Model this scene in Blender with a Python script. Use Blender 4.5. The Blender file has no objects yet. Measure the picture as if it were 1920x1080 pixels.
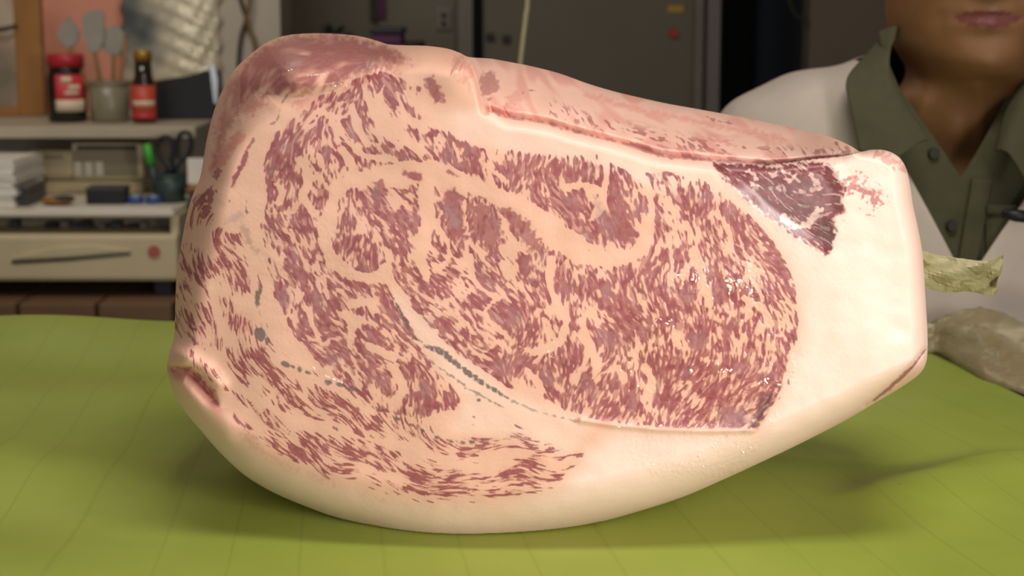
import bpy, bmesh, math, random
import numpy as np
from mathutils import Vector, Matrix
random.seed(7)
RNG = np.random.default_rng(11)
S = bpy.context.scene
COL = S.collection
PI = math.pi

# ------------------------------------------------------------------ camera, world, light, exposure
F = 3150.0                      # focal length in pixels of a 1920 wide frame
TH = math.radians(9.7)
CT, ST = math.cos(TH), math.sin(TH)
H = 0.305
cam = bpy.data.cameras.new('camera')
cam.sensor_width = 36.0
cam.lens = 36.0 * F / 1920.0
cam.clip_start = 0.02
cam.dof.use_dof = True
cam.dof.focus_distance = 0.93
cam.dof.aperture_fstop = 13.0
camo = bpy.data.objects.new('camera', cam)
camo.location = (0, 0, H)
camo.rotation_euler = (PI / 2 - TH, 0, 0)
COL.objects.link(camo)
S.camera = camo

world = bpy.data.worlds.new('world')
S.world = world
world.use_nodes = True
wb = world.node_tree.nodes['Background']
wb.inputs[0].default_value = (0.80, 0.86, 1.0, 1)
wb.inputs[1].default_value = 0.28


def area(name, loc, target, size, power, color, size_y=None):
    l = bpy.data.lights.new(name, 'AREA')
    l.energy = power
    l.color = color
    l.size = size
    if size_y:
        l.shape = 'RECTANGLE'
        l.size_y = size_y
    o = bpy.data.objects.new(name, l)
    o.location = loc
    o.rotation_euler = (Vector(target) - Vector(loc)).to_track_quat('-Z', 'Y').to_euler()
    COL.objects.link(o)
    return o


key = area('window_light', (0.95, -0.32, 0.40), (0.04, 0.95, 0.15), 0.40, 1.8, (1.0, 0.92, 0.87), 0.45)
key.data.spread = math.radians(46)
area('low_left_fill', (-0.75, -0.75, 0.30), (0.0, 0.95, 0.08), 1.1, 5.0, (1.0, 0.95, 0.90), 0.5)  # unseen fill lamp, added to lift the lower left of the beef
area('ceiling_light', (0.30, 0.55, 1.65), (0.25, 0.9, 0.0), 0.9, 15.0, (1.0, 0.94, 0.82), 0.35)
area('back_shelf_fill', (-0.9, 2.3, 1.6), (-1.0, 3.3, -0.1), 0.8, 11.0, (1.0, 0.93, 0.80), 0.3)  # unseen fill lamp, added to brighten the shelf at the back

S.view_settings.view_transform = 'Standard'
S.view_settings.look = 'None'
S.view_settings.gamma = 1.0
S.view_settings.use_curve_mapping = False
S.view_settings.exposure = 0.0


# ------------------------------------------------------------------ helpers
def at(px, py, Y):
    """Point at depth Y seen at pixel (px, py)."""
    a = (px - 960.0) / F
    b = (540.0 - py) / F
    d = Vector((a, CT + b * ST, -ST + b * CT))
    return Vector((0, 0, H)) + d * (Y / d.y)


def at_np(px, py, Y):
    a = (px - 960.0) / F
    b = (540.0 - py) / F
    dy = CT + b * ST
    dz = -ST + b * CT
    t = Y / dy
    return np.stack([a * t, Y + 0 * t, H + dz * t], -1)


def on_z(px, py, z=0.0):
    a = (px - 960.0) / F
    b = (540.0 - py) / F
    d = Vector((a, CT + b * ST, -ST + b * CT))
    return Vector((0, 0, H)) + d * ((z - H) / d.z)


def lin(c):
    return tuple((v / 12.92 if v <= 0.04045 else ((v + 0.055) / 1.055) ** 2.4) for v in c)


def srgb(r, g, b):
    return lin((r / 255.0, g / 255.0, b / 255.0))


class NT:
    def __init__(self, name):
        self.m = bpy.data.materials.new(name)
        self.m.use_nodes = True
        self.t = self.m.node_tree
        self.b = self.t.nodes['Principled BSDF']

    def n(self, kind, **kw):
        nd = self.t.nodes.new(kind)
        for k, v in kw.items():
            setattr(nd, k, v)
        return nd

    def l(self, a, b):
        self.t.links.new(a, b)

    def mix(self, fac, a, b, blend='MIX'):
        nd = self.n('ShaderNodeMix', data_type='RGBA', blend_type=blend)
        for sock, v in ((nd.inputs[0], fac), (nd.inputs[6], a), (nd.inputs[7], b)):
            if hasattr(v, 'links'):
                self.l(v, sock)
            elif isinstance(v, (int, float)):
                sock.default_value = v
            else:
                sock.default_value = (*v, 1)
        return nd.outputs[2]

    def math(self, op, a, b=0.0, c=0.0):
        nd = self.n('ShaderNodeMath', operation=op)
        for sock, v in zip(nd.inputs, (a, b, c)):
            if hasattr(v, 'links'):
                self.l(v, sock)
            else:
                sock.default_value = v
        return nd.outputs[0]

    def noise(self, scale, detail=3.0, rough=0.55, stretch=None, coord='Object'):
        tc = self.n('ShaderNodeTexCoord')
        nz = self.n('ShaderNodeTexNoise')
        nz.inputs['Scale'].default_value = scale
        nz.inputs['Detail'].default_value = detail
        nz.inputs['Roughness'].default_value = rough
        if stretch:
            mp = self.n('ShaderNodeMapping')
            mp.inputs['Scale'].default_value = stretch
            self.l(tc.outputs[coord], mp.inputs['Vector'])
            self.l(mp.outputs[0], nz.inputs['Vector'])
        else:
            self.l(tc.outputs[coord], nz.inputs['Vector'])
        return nz.outputs['Fac']

    def ramp(self, fac, stops):
        r = self.n('ShaderNodeValToRGB')
        e = r.color_ramp.elements
        while len(e) < len(stops):
            e.new(0.5)
        for el, (p, c) in zip(e, stops):
            el.position = p
            el.color = (*c, 1)
        self.l(fac, r.inputs[0])
        return r.outputs[0]

    def bump(self, h, strength, dist=0.001, normal=None):
        b = self.n('ShaderNodeBump')
        b.inputs['Strength'].default_value = strength
        b.inputs['Distance'].default_value = dist
        self.l(h, b.inputs['Height'])
        if normal is not None:
            self.l(normal, b.inputs['Normal'])
        self.l(b.outputs[0], self.b.inputs['Normal'])
        return b.outputs[0]

    def set(self, **kw):
        for k, v in kw.items():
            s = self.b.inputs[k.replace('_', ' ')]
            if hasattr(v, 'links'):
                self.l(v, s)
            else:
                s.default_value = (*v, 1) if isinstance(v, tuple) and len(v) == 3 else v


def mat(name, c, rough=0.6, var=0.12, scale=20.0, bump=0.0, metal=0.0, spec=0.5, stretch=None, bscale=None):
    m = NT(name)
    nz = m.noise(scale, 4.0, 0.6, stretch)
    lo = tuple(max(0.0, v * (1 - var)) for v in c)
    hi = tuple(min(1.0, v * (1 + var)) for v in c)
    m.set(Base_Color=m.ramp(nz, [(0.3, lo), (0.7, hi)]), Roughness=rough, Metallic=metal)
    m.b.inputs['Specular IOR Level'].default_value = spec
    if bump:
        m.bump(m.noise(bscale or scale * 4, 4.0, 0.6, stretch), bump, 0.002)
    return m.m


def link_mesh(name, bm, material, parent=None, smooth=False):
    me = bpy.data.meshes.new(name)
    bmesh.ops.recalc_face_normals(bm, faces=bm.faces)
    bm.to_mesh(me)
    bm.free()
    if smooth:
        for p in me.polygons:
            p.use_smooth = True
    me.materials.append(material)
    o = bpy.data.objects.new(name, me)
    COL.objects.link(o)
    if parent is not None:
        o.parent = parent
        o.matrix_parent_inverse = parent_mw(parent).inverted()
    return o


def parent_mw(p):
    m = Matrix.LocRotScale(p.location, p.rotation_euler, p.scale)
    if p.parent is not None:
        m = parent_mw(p.parent) @ p.matrix_parent_inverse @ m
    return m


def thing(name, label, cat, loc=(0, 0, 0), group=None):
    o = bpy.data.objects.new(name, None)
    o.empty_display_size = 0.03
    o.location = loc
    COL.objects.link(o)
    o['label'] = label
    o['category'] = cat
    if group:
        o['group'] = group
    return o


def tag(o, label, cat, group=None):
    o['label'] = label
    o['category'] = cat
    if group:
        o['group'] = group
    return o


def struct(o):
    o['kind'] = 'structure'
    return o


def bm_box(bm, lo, hi, bevel=0.0, segs=2):
    lo, hi = Vector(lo), Vector(hi)
    c = (lo + hi) / 2
    s = hi - lo
    r = bmesh.ops.create_cube(bm, size=1.0, matrix=Matrix.Translation(c) @ Matrix.Diagonal((*[abs(v) for v in s], 1)))
    if bevel:
        vs = set(r['verts'])
        es = [e for e in bm.edges if e.verts[0] in vs and e.verts[1] in vs]
        bmesh.ops.bevel(bm, geom=es, offset=bevel, segments=segs, affect='EDGES', profile=0.5)


def box_obj(name, lo, hi, m, parent=None, bevel=0.0, segs=2):
    bm = bmesh.new()
    bm_box(bm, lo, hi, bevel, segs)
    return link_mesh(name, bm, m, parent)


def pbox(x0, y0, x1, y1, Y, depth):
    """World box whose front face at depth Y covers the pixel rectangle."""
    a = at(x0, y1, Y)
    b = at(x1, y0, Y)
    return (a.x, Y, a.z), (b.x, Y + depth, b.z)


def pbox_obj(name, x0, y0, x1, y1, Y, depth, m, parent=None, bevel=0.0, zmin=None):
    lo, hi = pbox(x0, y0, x1, y1, Y, depth)
    if zmin is not None:
        lo = (lo[0], lo[1], zmin)
    return box_obj(name, lo, hi, m, parent, bevel)


def bm_lathe(bm, prof, center, seg=28, sx=1.0, sy=1.0):
    """prof: (r, z) from the bottom to the top, z absolute."""
    rings = []
    for r, z in prof:
        if r < 1e-6:
            rings.append([bm.verts.new((center[0], center[1], z))])
        else:
            rings.append([bm.verts.new((center[0] + sx * r * math.cos(2 * PI * k / seg), center[1] + sy * r * math.sin(2 * PI * k / seg), z)) for k in range(seg)])
    for a, b in zip(rings, rings[1:]):
        for k in range(seg):
            k2 = (k + 1) % seg
            if len(a) == 1 and len(b) > 1:
                bm.faces.new((a[0], b[k2], b[k]))
            elif len(b) == 1 and len(a) > 1:
                bm.faces.new((a[k], a[k2], b[0]))
            elif len(a) > 1:
                bm.faces.new((a[k], a[k2], b[k2], b[k]))


def lathe_obj(name, prof, center, m, parent=None, seg=28, sx=1.0, sy=1.0):
    bm = bmesh.new()
    bm_lathe(bm, prof, center, seg, sx, sy)
    return link_mesh(name, bm, m, parent, True)


def catmull(pts, n=8, closed=False):
    P = [np.array(p, float) for p in pts]
    out = []
    m = len(P)
    rng = range(m) if closed else range(m - 1)
    for i in rng:
        p0 = P[(i - 1) % m] if closed or i > 0 else P[i]
        p1 = P[i]
        p2 = P[(i + 1) % m]
        p3 = P[(i + 2) % m] if closed or i + 2 < m else P[(i + 1) % m]
        for k in range(n):
            t = k / n
            out.append(0.5 * (2 * p1 + (p2 - p0) * t + (2 * p0 - 5 * p1 + 4 * p2 - p3) * t * t + (3 * p1 - p0 - 3 * p2 + p3) * t ** 3))
    if not closed:
        out.append(P[-1])
    return out


def bm_tube(bm, pts, radii, seg=10, closed=False):
    P = [Vector(p) for p in pts]
    n = len(P)
    if not hasattr(radii, '__len__'):
        radii = [radii] * n
    rings = []
    up = Vector((0, 0, 1))
    prev = None
    for i in range(n):
        if closed:
            t = P[(i + 1) % n] - P[(i - 1) % n]
        else:
            t = P[min(i + 1, n - 1)] - P[max(i - 1, 0)]
        t.normalize()
        if prev is None:
            u = t.cross(up)
            if u.length < 1e-3:
                u = t.cross(Vector((1, 0, 0)))
        else:
            u = prev - t * prev.dot(t)
        u.normalize()
        prev = u
        v = t.cross(u)
        rings.append([bm.verts.new(P[i] + (u * math.cos(2 * PI * k / seg) + v * math.sin(2 * PI * k / seg)) * radii[i]) for k in range(seg)])
    m = n if closed else n - 1
    for i in range(m):
        a, b = rings[i], rings[(i + 1) % n]
        for k in range(seg):
            k2 = (k + 1) % seg
            bm.faces.new((a[k], a[k2], b[k2], b[k]))
    if not closed:
        bm.faces.new(rings[0][::-1])
        bm.faces.new(rings[-1])


def tube_obj(name, pts, radii, m, parent=None, seg=10, closed=False):
    bm = bmesh.new()
    bm_tube(bm, pts, radii, seg, closed)
    return link_mesh(name, bm, m, parent, True)


def bm_prism(bm, poly, y0, y1):
    """poly: list of (x, z); extruded along Y."""
    a = [bm.verts.new((x, y0, z)) for x, z in poly]
    b = [bm.verts.new((x, y1, z)) for x, z in poly]
    n = len(poly)
    bm.faces.new(a)
    bm.faces.new(b[::-1])
    for i in range(n):
        j = (i + 1) % n
        bm.faces.new((a[i], b[i], b[j], a[j]))


def np_mesh(name, V, Fq, material, parent=None, smooth=True):
    me = bpy.data.meshes.new(name)
    k = Fq.shape[1]
    me.vertices.add(len(V))
    me.vertices.foreach_set('co', np.ascontiguousarray(V, dtype=np.float32).ravel())
    me.loops.add(Fq.size)
    me.loops.foreach_set('vertex_index', np.ascontiguousarray(Fq, dtype=np.int32).ravel())
    me.polygons.add(len(Fq))
    me.polygons.foreach_set('loop_start', np.arange(0, Fq.size, k, dtype=np.int32))
    me.update(calc_edges=True)
    me.validate()
    if smooth:
        me.polygons.foreach_set('use_smooth', np.ones(len(me.polygons), dtype=bool))
    me.materials.append(material)
    o = bpy.data.objects.new(name, me)
    COL.objects.link(o)
    if parent is not None:
        o.parent = parent
        o.matrix_parent_inverse = parent_mw(parent).inverted()
    return o


# ------------------------------------------------------------------ materials
M = {}
M['pink_wall'] = mat('pink_wall_plaster', srgb(222, 152, 128), 0.8, 0.1, 6, 0.2)
M['post'] = mat('painted_post', srgb(190, 178, 160), 0.6, 0.06, 8, 0.1)
M['olive'] = mat('olive_door', srgb(112, 103, 84), 0.5, 0.06, 5, 0.1)
M['frame_dark'] = mat('dark_frame', srgb(40, 38, 34), 0.5, 0.1, 8)
M['frame_grey'] = mat('grey_frame', srgb(125, 116, 104), 0.5, 0.06, 8)
M['brown_wall'] = mat('brown_wall', srgb(122, 108, 92), 0.8, 0.06, 6, 0.2)
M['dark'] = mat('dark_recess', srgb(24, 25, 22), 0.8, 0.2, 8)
M['floor'] = mat('floor_concrete', srgb(96, 88, 78), 0.8, 0.15, 5, 0.2)
M['ceiling'] = mat('ceiling_board', srgb(180, 172, 160), 0.9, 0.05, 5)
M['wood'] = mat('brown_wood', srgb(150, 102, 48), 0.5, 0.25, 12, 0.2, stretch=(1, 1, 0.15))
M['plank'] = mat('plank_wood', srgb(112, 84, 56), 0.6, 0.3, 10, 0.3, stretch=(0.15, 1, 1))
M['shelf'] = mat('shelf_board', srgb(176, 164, 142), 0.5, 0.08, 10, 0.1)
M['beige'] = mat('beige_plastic', srgb(204, 188, 150), 0.45, 0.05, 10)
M['beige_dark'] = mat('beige_dark_plastic', srgb(150, 138, 112), 0.5, 0.05, 10)
M['offwhite'] = mat('offwhite_plastic', srgb(214, 205, 184), 0.45, 0.04, 10)
M['black'] = mat('black_plastic', srgb(24, 24, 24), 0.45, 0.2, 20)
M['paper'] = mat('paper', srgb(222, 216, 206), 0.8, 0.05, 30)
M['red_cap'] = mat('red_plastic', srgb(178, 40, 48), 0.4, 0.08, 20)
M['coffee'] = mat('dark_coffee_glass', srgb(34, 28, 24), 0.15, 0.3, 40)
M['red_label'] = mat('red_label', srgb(196, 52, 62), 0.5, 0.1, 30)
M['white_label'] = mat('white_label', srgb(212, 192, 164), 0.5, 0.08, 30)
M['orange_label'] = mat('orange_red_label', srgb(190, 74, 52), 0.5, 0.1, 30)
M['brown_glass'] = mat('brown_glass', srgb(44, 34, 26), 0.12, 0.2, 20)
M['gold'] = mat('gold_cap', srgb(176, 134, 56), 0.35, 0.1, 20, metal=0.5)
M['pot'] = mat('olive_pot', srgb(128, 120, 98), 0.35, 0.12, 18, 0.1)
M['grey_rubber'] = mat('grey_utensil', srgb(148, 142, 130), 0.5, 0.12, 20)
M['chrome'] = mat('chrome', srgb(200, 200, 200), 0.2, 0.05, 10, metal=0.9)
M['green'] = mat('green_card', srgb(70, 180, 60), 0.5, 0.1, 10)
M['teal'] = mat('dark_teal_cup', srgb(48, 66, 62), 0.45, 0.1, 10)
M['blue'] = mat('blue_plastic', srgb(48, 78, 140), 0.45, 0.1, 10)
M['slate'] = mat('slate_plastic', srgb(56, 62, 66), 0.5, 0.2, 30)
M['purple'] = mat('magenta_cloth', srgb(96, 48, 84), 0.8, 0.2, 20)
M['leaf'] = mat('dark_leaf', srgb(64, 78, 50), 0.5, 0.3, 30)
M['cord_dark'] = mat('dark_cord', srgb(60, 56, 44), 0.6, 0.1, 20)
M['cord_brown'] = mat('brown_cord', srgb(128, 96, 52), 0.6, 0.1, 20)
M['cord_pale'] = mat('pale_cord', srgb(190, 180, 140), 0.7, 0.1, 20)
M['yellow'] = mat('yellow_sticker', srgb(190, 150, 50), 0.5, 0.1, 20)
M['red'] = mat('red_magnet', srgb(190, 52, 44), 0.4, 0.1, 20)
M['emblem'] = mat('red_brown_emblem', srgb(170, 92, 82), 0.5, 0.1, 20)
M['tabletop'] = mat('table_laminate', srgb(196, 184, 170), 0.4, 0.06, 10)
M['steel'] = mat('steel_leg', srgb(140, 138, 134), 0.4, 0.1, 20, metal=0.7)
M['coat'] = mat('white_coat_cotton', srgb(208, 194, 182), 0.85, 0.03, 60, 0.25, bscale=14)
M['shirt'] = mat('olive_shirt_cotton', srgb(80, 77, 54), 0.9, 0.08, 90, 0.3, bscale=20)
M['button'] = mat('dark_button', srgb(58, 54, 46), 0.75, 0.1, 20)
M['hair'] = mat('grey_hair', srgb(90, 86, 82), 0.7, 0.3, 60, 0.4, stretch=(1, 1, 0.2))
M['eye'] = mat('eye_white', srgb(225, 218, 210), 0.2, 0.03, 10)
M['iris'] = mat('dark_iris', srgb(46, 32, 24), 0.2, 0.1, 40)
M['trousers'] = mat('dark_trousers', srgb(60, 58, 56), 0.9, 0.1, 40)
M['crumb'] = mat('brown_crumb', srgb(170, 96, 44), 0.6, 0.3, 300)


def silver_mat():
    m = NT('crumpled_clear_film')
    nz = m.noise(5.5, 2.0, 0.5)
    m.set(Base_Color=m.ramp(nz, [(0.38, srgb(96, 104, 106)), (0.46, srgb(140, 144, 138)), (0.56, srgb(226, 214, 184))]), Roughness=0.3, Metallic=0.25)  # grey-blue shade and bright cream patches of the folds painted into the colour
    m.bump(m.noise(14, 3), 0.6, 0.01)
    return m.m


M['silver'] = silver_mat()


def film_mat(name, c1, c2, alpha_t):
    m = NT(name)
    nz = m.noise(22, 4.0, 0.6, (1.0, 1.0, 2.2))
    m.set(Base_Color=m.ramp(nz, [(0.35, c1), (0.7, c2)]), Roughness=0.28)
    m.b.inputs['Transmission Weight'].default_value = alpha_t
    m.b.inputs['IOR'].default_value = 1.08
    m.bump(m.noise(45, 4), 0.5, 0.003)
    return m.m


M['wrap'] = film_mat('olive_clear_wrap', srgb(172, 166, 118), srgb(208, 202, 164), 0.35)


def film2():
    m = NT('greyish_film')
    nz = m.noise(16, 5.0, 0.6, (0.5, 1.0, 2.5))
    m.set(Base_Color=m.ramp(nz, [(0.42, srgb(150, 134, 100)), (0.6, srgb(164, 150, 116)), (0.74, srgb(206, 196, 166))]), Roughness=0.33)
    m.bump(m.noise(24, 4, 0.6, (0.5, 1, 2)), 0.5, 0.006)
    return m.m


M['film'] = film2()


def skin_mat():
    m = NT('weathered_skin')
    a = m.n('ShaderNodeAttribute', attribute_name='lips')
    nz = m.noise(30, 4)
    c = m.ramp(nz, [(0.3, srgb(136, 94, 58)), (0.7, srgb(150, 106, 68))])
    c = m.mix(a.outputs['Fac'], c, srgb(122, 58, 58))
    m.set(Base_Color=c, Roughness=0.5)
    m.b.inputs['Subsurface Weight'].default_value = 0.08
    m.b.inputs['Subsurface Radius'].default_value = (0.01, 0.004, 0.002)
    m.b.inputs['Subsurface Scale'].default_value = 0.5
    m.bump(m.noise(120, 3), 0.15, 0.001)
    return m.m


M['skin'] = skin_mat()


def sheet_mat():
    m = NT('lined_green_sheet')
    u = m.n('ShaderNodeAttribute', attribute_name='rib')
    # thin pressed lines, a little unevenly spaced
    fr = m.math('FRACT', u.outputs['Fac'])
    d = m.math('ABSOLUTE', m.math('SUBTRACT', fr, 0.5))
    line = m.math('SUBTRACT', 1.0, m.math('SMOOTH_MIN', m.math('MULTIPLY', d, 26.0), 1.0, 0.2))
    line = m.math('MAXIMUM', line, 0.0)
    n1 = m.noise(7, 4)
    n2 = m.noise(420, 2)
    c = m.ramp(n1, [(0.3, srgb(144, 161, 62)), (0.55, srgb(154, 169, 70)), (0.72, srgb(163, 173, 82))])
    c = m.mix(m.math('MULTIPLY', line, 0.22), c, srgb(118, 122, 40))
    c = m.mix(m.math('MULTIPLY', n2, 0.12), c, srgb(140, 146, 52))
    m.set(Base_Color=c, Roughness=0.5)
    m.b.inputs['Specular IOR Level'].default_value = 0.35
    hb = m.math('SUBTRACT', m.math('MULTIPLY', n1, 0.2), m.math('MULTIPLY', line, 0.5))
    m.bump(hb, 0.12, 0.001)
    return m.m


M['sheet'] = sheet_mat()


def meat_mat(name, lean_a, lean_b, rough, fat_tint=None):
    m = NT(name)
    a = m.n('ShaderNodeAttribute', attribute_name='marble')   # lean, red, grey
    b = m.n('ShaderNodeAttribute', attribute_name='fatness')  # cream, veil, wet
    sa = m.n('ShaderNodeSeparateColor')
    sb = m.n('ShaderNodeSeparateColor')
    m.l(a.outputs['Color'], sa.inputs[0])
    m.l(b.outputs['Color'], sb.inputs[0])
    fine = m.noise(340, 3)
    mid = m.noise(60, 4)
    fat = m.mix(sb.outputs[0], srgb(229, 180, 156), srgb(244, 215, 202))
    fat = m.mix(m.math('MULTIPLY', mid, 0.25), fat, srgb(238, 190, 168))
    lean = m.mix(m.ramp(fine, [(0.35, (0, 0, 0)), (0.65, (1, 1, 1))]), lean_a, lean_b)
    c = m.mix(sa.outputs[1], fat, srgb(204, 112, 108))
    c = m.mix(sa.outputs[0], c, lean)
    c = m.mix(sb.outputs[1], c, srgb(168, 136, 140))
    c = m.mix(sa.outputs[2], c, srgb(100, 86, 86))
    r = m.math('SUBTRACT', rough, m.math('MULTIPLY', sb.outputs[2], 0.30))
    m.set(Base_Color=c, Roughness=r)
    m.b.inputs['Specular IOR Level'].default_value = 0.4
    m.b.inputs['Coat Weight'].default_value = 0.12
    m.b.inputs['Coat Roughness'].default_value = 0.18
    h = m.math('ADD', m.math('MULTIPLY', fine, 0.35), m.math('MULTIPLY', mid, 0.6))
    h = m.math('SUBTRACT', h, m.math('MULTIPLY', sa.outputs[0], 0.25))
    wet = m.math('MULTIPLY', m.noise(210, 2), m.math('MULTIPLY', sb.outputs[2], 1.6))
    m.bump(m.math('ADD', h, wet), 0.35, 0.0012)
    return m.m


LA, LB = srgb(142, 74, 78), srgb(160, 90, 94)
M['fat'] = meat_mat('beef_fat', LA, LB, 0.5)
M['lean'] = meat_mat('beef_marbled_lean', LA, LB, 0.45)
M['flank'] = meat_mat('beef_streaked_lean', srgb(140, 70, 74), srgb(160, 88, 90), 0.5)
M['top'] = meat_mat('beef_top_lean', srgb(134, 62, 64), srgb(160, 82, 84), 0.42)
M['tri'] = meat_mat('beef_dark_lean', srgb(110, 50, 54), srgb(132, 66, 70), 0.4)

# ------------------------------------------------------------------ room
FZ = -0.75


def wall_piece(name, x0, x1, Y, depth, m, z0=FZ, z1=1.75):
    """Wall slab between two pixel columns (taken at mid height) at depth Y."""
    a = at(x0, 120, Y).x
    b = at(x1, 120, Y).x
    return struct(box_obj(name, (a, Y, z0), (b, Y + depth, z1), m))


struct(box_obj('floor', (-2.6, -1.5, FZ - 0.05), (2.6, 5.6, FZ), M['floor']))
struct(box_obj('ceiling', (-2.6, -1.5, 1.75), (2.6, 5.6, 1.8), M['ceiling']))
struct(box_obj('wall_left', (-2.65, 0.3, FZ), (-2.6, 5.6, 1.75), M['brown_wall']))
struct(box_obj('wall_right', (2.6, 0.3, FZ), (2.65, 5.6, 1.75), M['brown_wall']))
wall_piece('wall_pink', -780, 408, 3.75, 0.1, M['pink_wall'])
wall_piece('trim_1', 408, 527, 3.7, 0.18, M['post'])
# dark olive sliding doors of the cold store behind
wall_piece('wall_back', 500, 1352, 4.35, 0.1, M['frame_dark'])


def door(name, x0, x1, Y, m):
    return wall_piece(name, x0, x1, Y, 0.04, m, FZ + 0.01, 1.74)


d1 = door('door_1', 534, 856, 4.2, M['olive'])
wall_piece('trim_2', 858, 886, 4.14, 0.1, M['frame_grey'])
door_right = door('door_2', 906, 1300, 4.2, M['olive'])
wall_piece('trim_3', 1302, 1318, 4.16, 0.1, M['frame_grey'])
wall_piece('trim_4', 1326, 1349, 4.12, 0.14, M['frame_grey'])
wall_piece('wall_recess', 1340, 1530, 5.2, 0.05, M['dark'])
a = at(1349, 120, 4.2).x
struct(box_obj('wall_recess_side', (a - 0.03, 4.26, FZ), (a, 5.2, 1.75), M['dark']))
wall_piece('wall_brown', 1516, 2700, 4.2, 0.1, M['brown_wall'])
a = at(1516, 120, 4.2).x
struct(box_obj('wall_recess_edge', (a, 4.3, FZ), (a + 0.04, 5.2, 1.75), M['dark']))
# the second panel of door 1 is seen as a slightly proud rail
wall_piece('trim_5', 700, 712, 4.19, 0.02, M['frame_dark'], 0.30, 0.36)

# ------------------------------------------------------------------ table and sheet
tb = thing('worktable', 'pale laminate worktable under the green sheet and the beef', 'table', (0, 0.8, FZ))
box_obj('tabletop', (-0.75, 0.12, -0.034), (0.85, 1.472, -0.004), M['tabletop'], tb, 0.004)
for sx in (-0.68, 0.78):
    for sy in (0.2, 1.42):
        box_obj('leg', (sx - 0.02, sy - 0.02, FZ), (sx + 0.02, sy + 0.02, -0.034), M['steel'], tb, 0.003)
box_obj('apron', (-0.68, 1.41, -0.09), (0.78, 1.43, -0.034), M['steel'], tb)

# sheet outline: right edge runs from (1740,660) to (1920,745)
e0 = on_z(1740, 660)
e1 = on_z(1920, 745)
ridge = np.array([tuple(on_z(x, y))[:2] for x, y in [(1560, 945), (1640, 930), (1700, 914), (1742, 905), (1785, 890), (1830, 877), (1880, 868), (1940, 866)]])


def seg_dist(P, line):
    """distance and parameter to a polyline; P (n,2)"""
    best = np.full(len(P), 1e9)
    par = np.zeros(len(P))
    side = np.zeros(len(P))
    acc = 0.0
    for a, b in zip(line[:-1], line[1:]):
        a = np.asarray(a, float)
        b = np.asarray(b, float)
        ab = b - a
        L = math.hypot(*ab)
        if L < 1e-9:
            continue
        t = np.clip(((P - a) @ ab) / (L * L), 0, 1)
        q = a + t[:, None] * ab
        d = np.hypot(P[:, 0] - q[:, 0], P[:, 1] - q[:, 1])
        up = d < best
        best[up] = d[up]
        par[up] = acc + t[up] * L
        cr = ab[0] * (P[:, 1] - a[1]) - ab[1] * (P[:, 0] - a[0])
        side[up] = np.sign(cr[up])
        acc += L
    return best, par / acc, side


NX, NY = 260, 300
gx = np.linspace(-1, 1, NX)
gy = np.linspace(0.16, 1.462, NY)
V = np.zeros((NY, NX, 3))
for j, y in enumerate(gy):
    k = (y - e1.y) / (e0.y - e1.y)
    xr = e1.x + (e0.x - e1.x) * k
    xl = -0.62 + 0.02 * math.sin(y * 5)
    V[j, :, 0] = xl + (xr - xl) * (gx + 1) / 2
    V[j, :, 1] = y
P2 = V[:, :, :2].reshape(-1, 2)
z = 0.0004 + 0 * P2[:, 0]
rd, rp, rs = seg_dist(P2, ridge)
amp = 0.0075 * np.clip(rp * 4, 0, 1)
wn = np.where(rs > 0, 0.018, 0.05)
z += amp * np.exp(-(rd / wn) ** 2)
# the rear left part lifts off the table and waves gently
lift = np.clip((P2[:, 1] - 1.1) / 0.36, 0, 1) ** 2 * np.clip((-0.05 - P2[:, 0]) / 0.2, 0, 1)
z += 0.021 * lift
wv = np.clip((-0.19 - P2[:, 0]) / 0.10, 0, 1)
z += 0.0035 * wv * (1 + np.sin(P2[:, 1] * 34 + P2[:, 0] * 9)) * np.clip((P2[:, 1] - 0.7) / 0.1, 0, 1)
z += 0.0016 * wv * (1 + np.sin(P2[:, 0] * 30 - P2[:, 1] * 12))
V[:, :, 2] = z.reshape(NY, NX)
ii = np.arange(NX * NY).reshape(NY, NX)
Fq = np.stack([ii[:-1, :-1], ii[:-1, 1:], ii[1:, 1:], ii[1:, :-1]], -1).reshape(-1, 4)
sheet = np_mesh('green_sheet', V.reshape(-1, 3), Fq, M['sheet'])
# fanning rib coordinate: pixel VP near (560, 200)
vp = np.array(tuple(on_z(620, 235))[:2])
ang = np.arctan2(P2[:, 0] - vp[0], vp[1] - P2[:, 1] + 0.0)
wob = 0.06 * np.sin(ang * 57) + 0.05 * np.sin(ang * 131 + 1)
rib = ang / 0.0135 + wob * 2
at_ = sheet.data.attributes.new('rib', 'FLOAT', 'POINT')
at_.data.foreach_set('value', rib.astype(np.float32))
so = sheet.modifiers.new('thickness', 'SOLIDIFY')
so.thickness = 0.0008
so.offset = -1.0
tag(sheet, 'large yellow-green sheet with fine pressed lines spread under the beef', 'sheet')

cp = on_z(1688, 912, 0.006)
bm = bmesh.new()
bmesh.ops.create_icosphere(bm, subdivisions=2, radius=0.0022, matrix=Matrix.Translation((cp.x, cp.y, cp.z)) @ Matrix.Diagonal((1.2, 0.8, 0.8, 1)))
for v in bm.verts:
    v.co += Vector((random.uniform(-1, 1), random.uniform(-1, 1), random.uniform(-1, 1))) * 0.0005
tag(link_mesh('crumb', bm, M['crumb'], None, True), 'tiny brown crumb on the green sheet near the raised fold', 'crumb')

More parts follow.
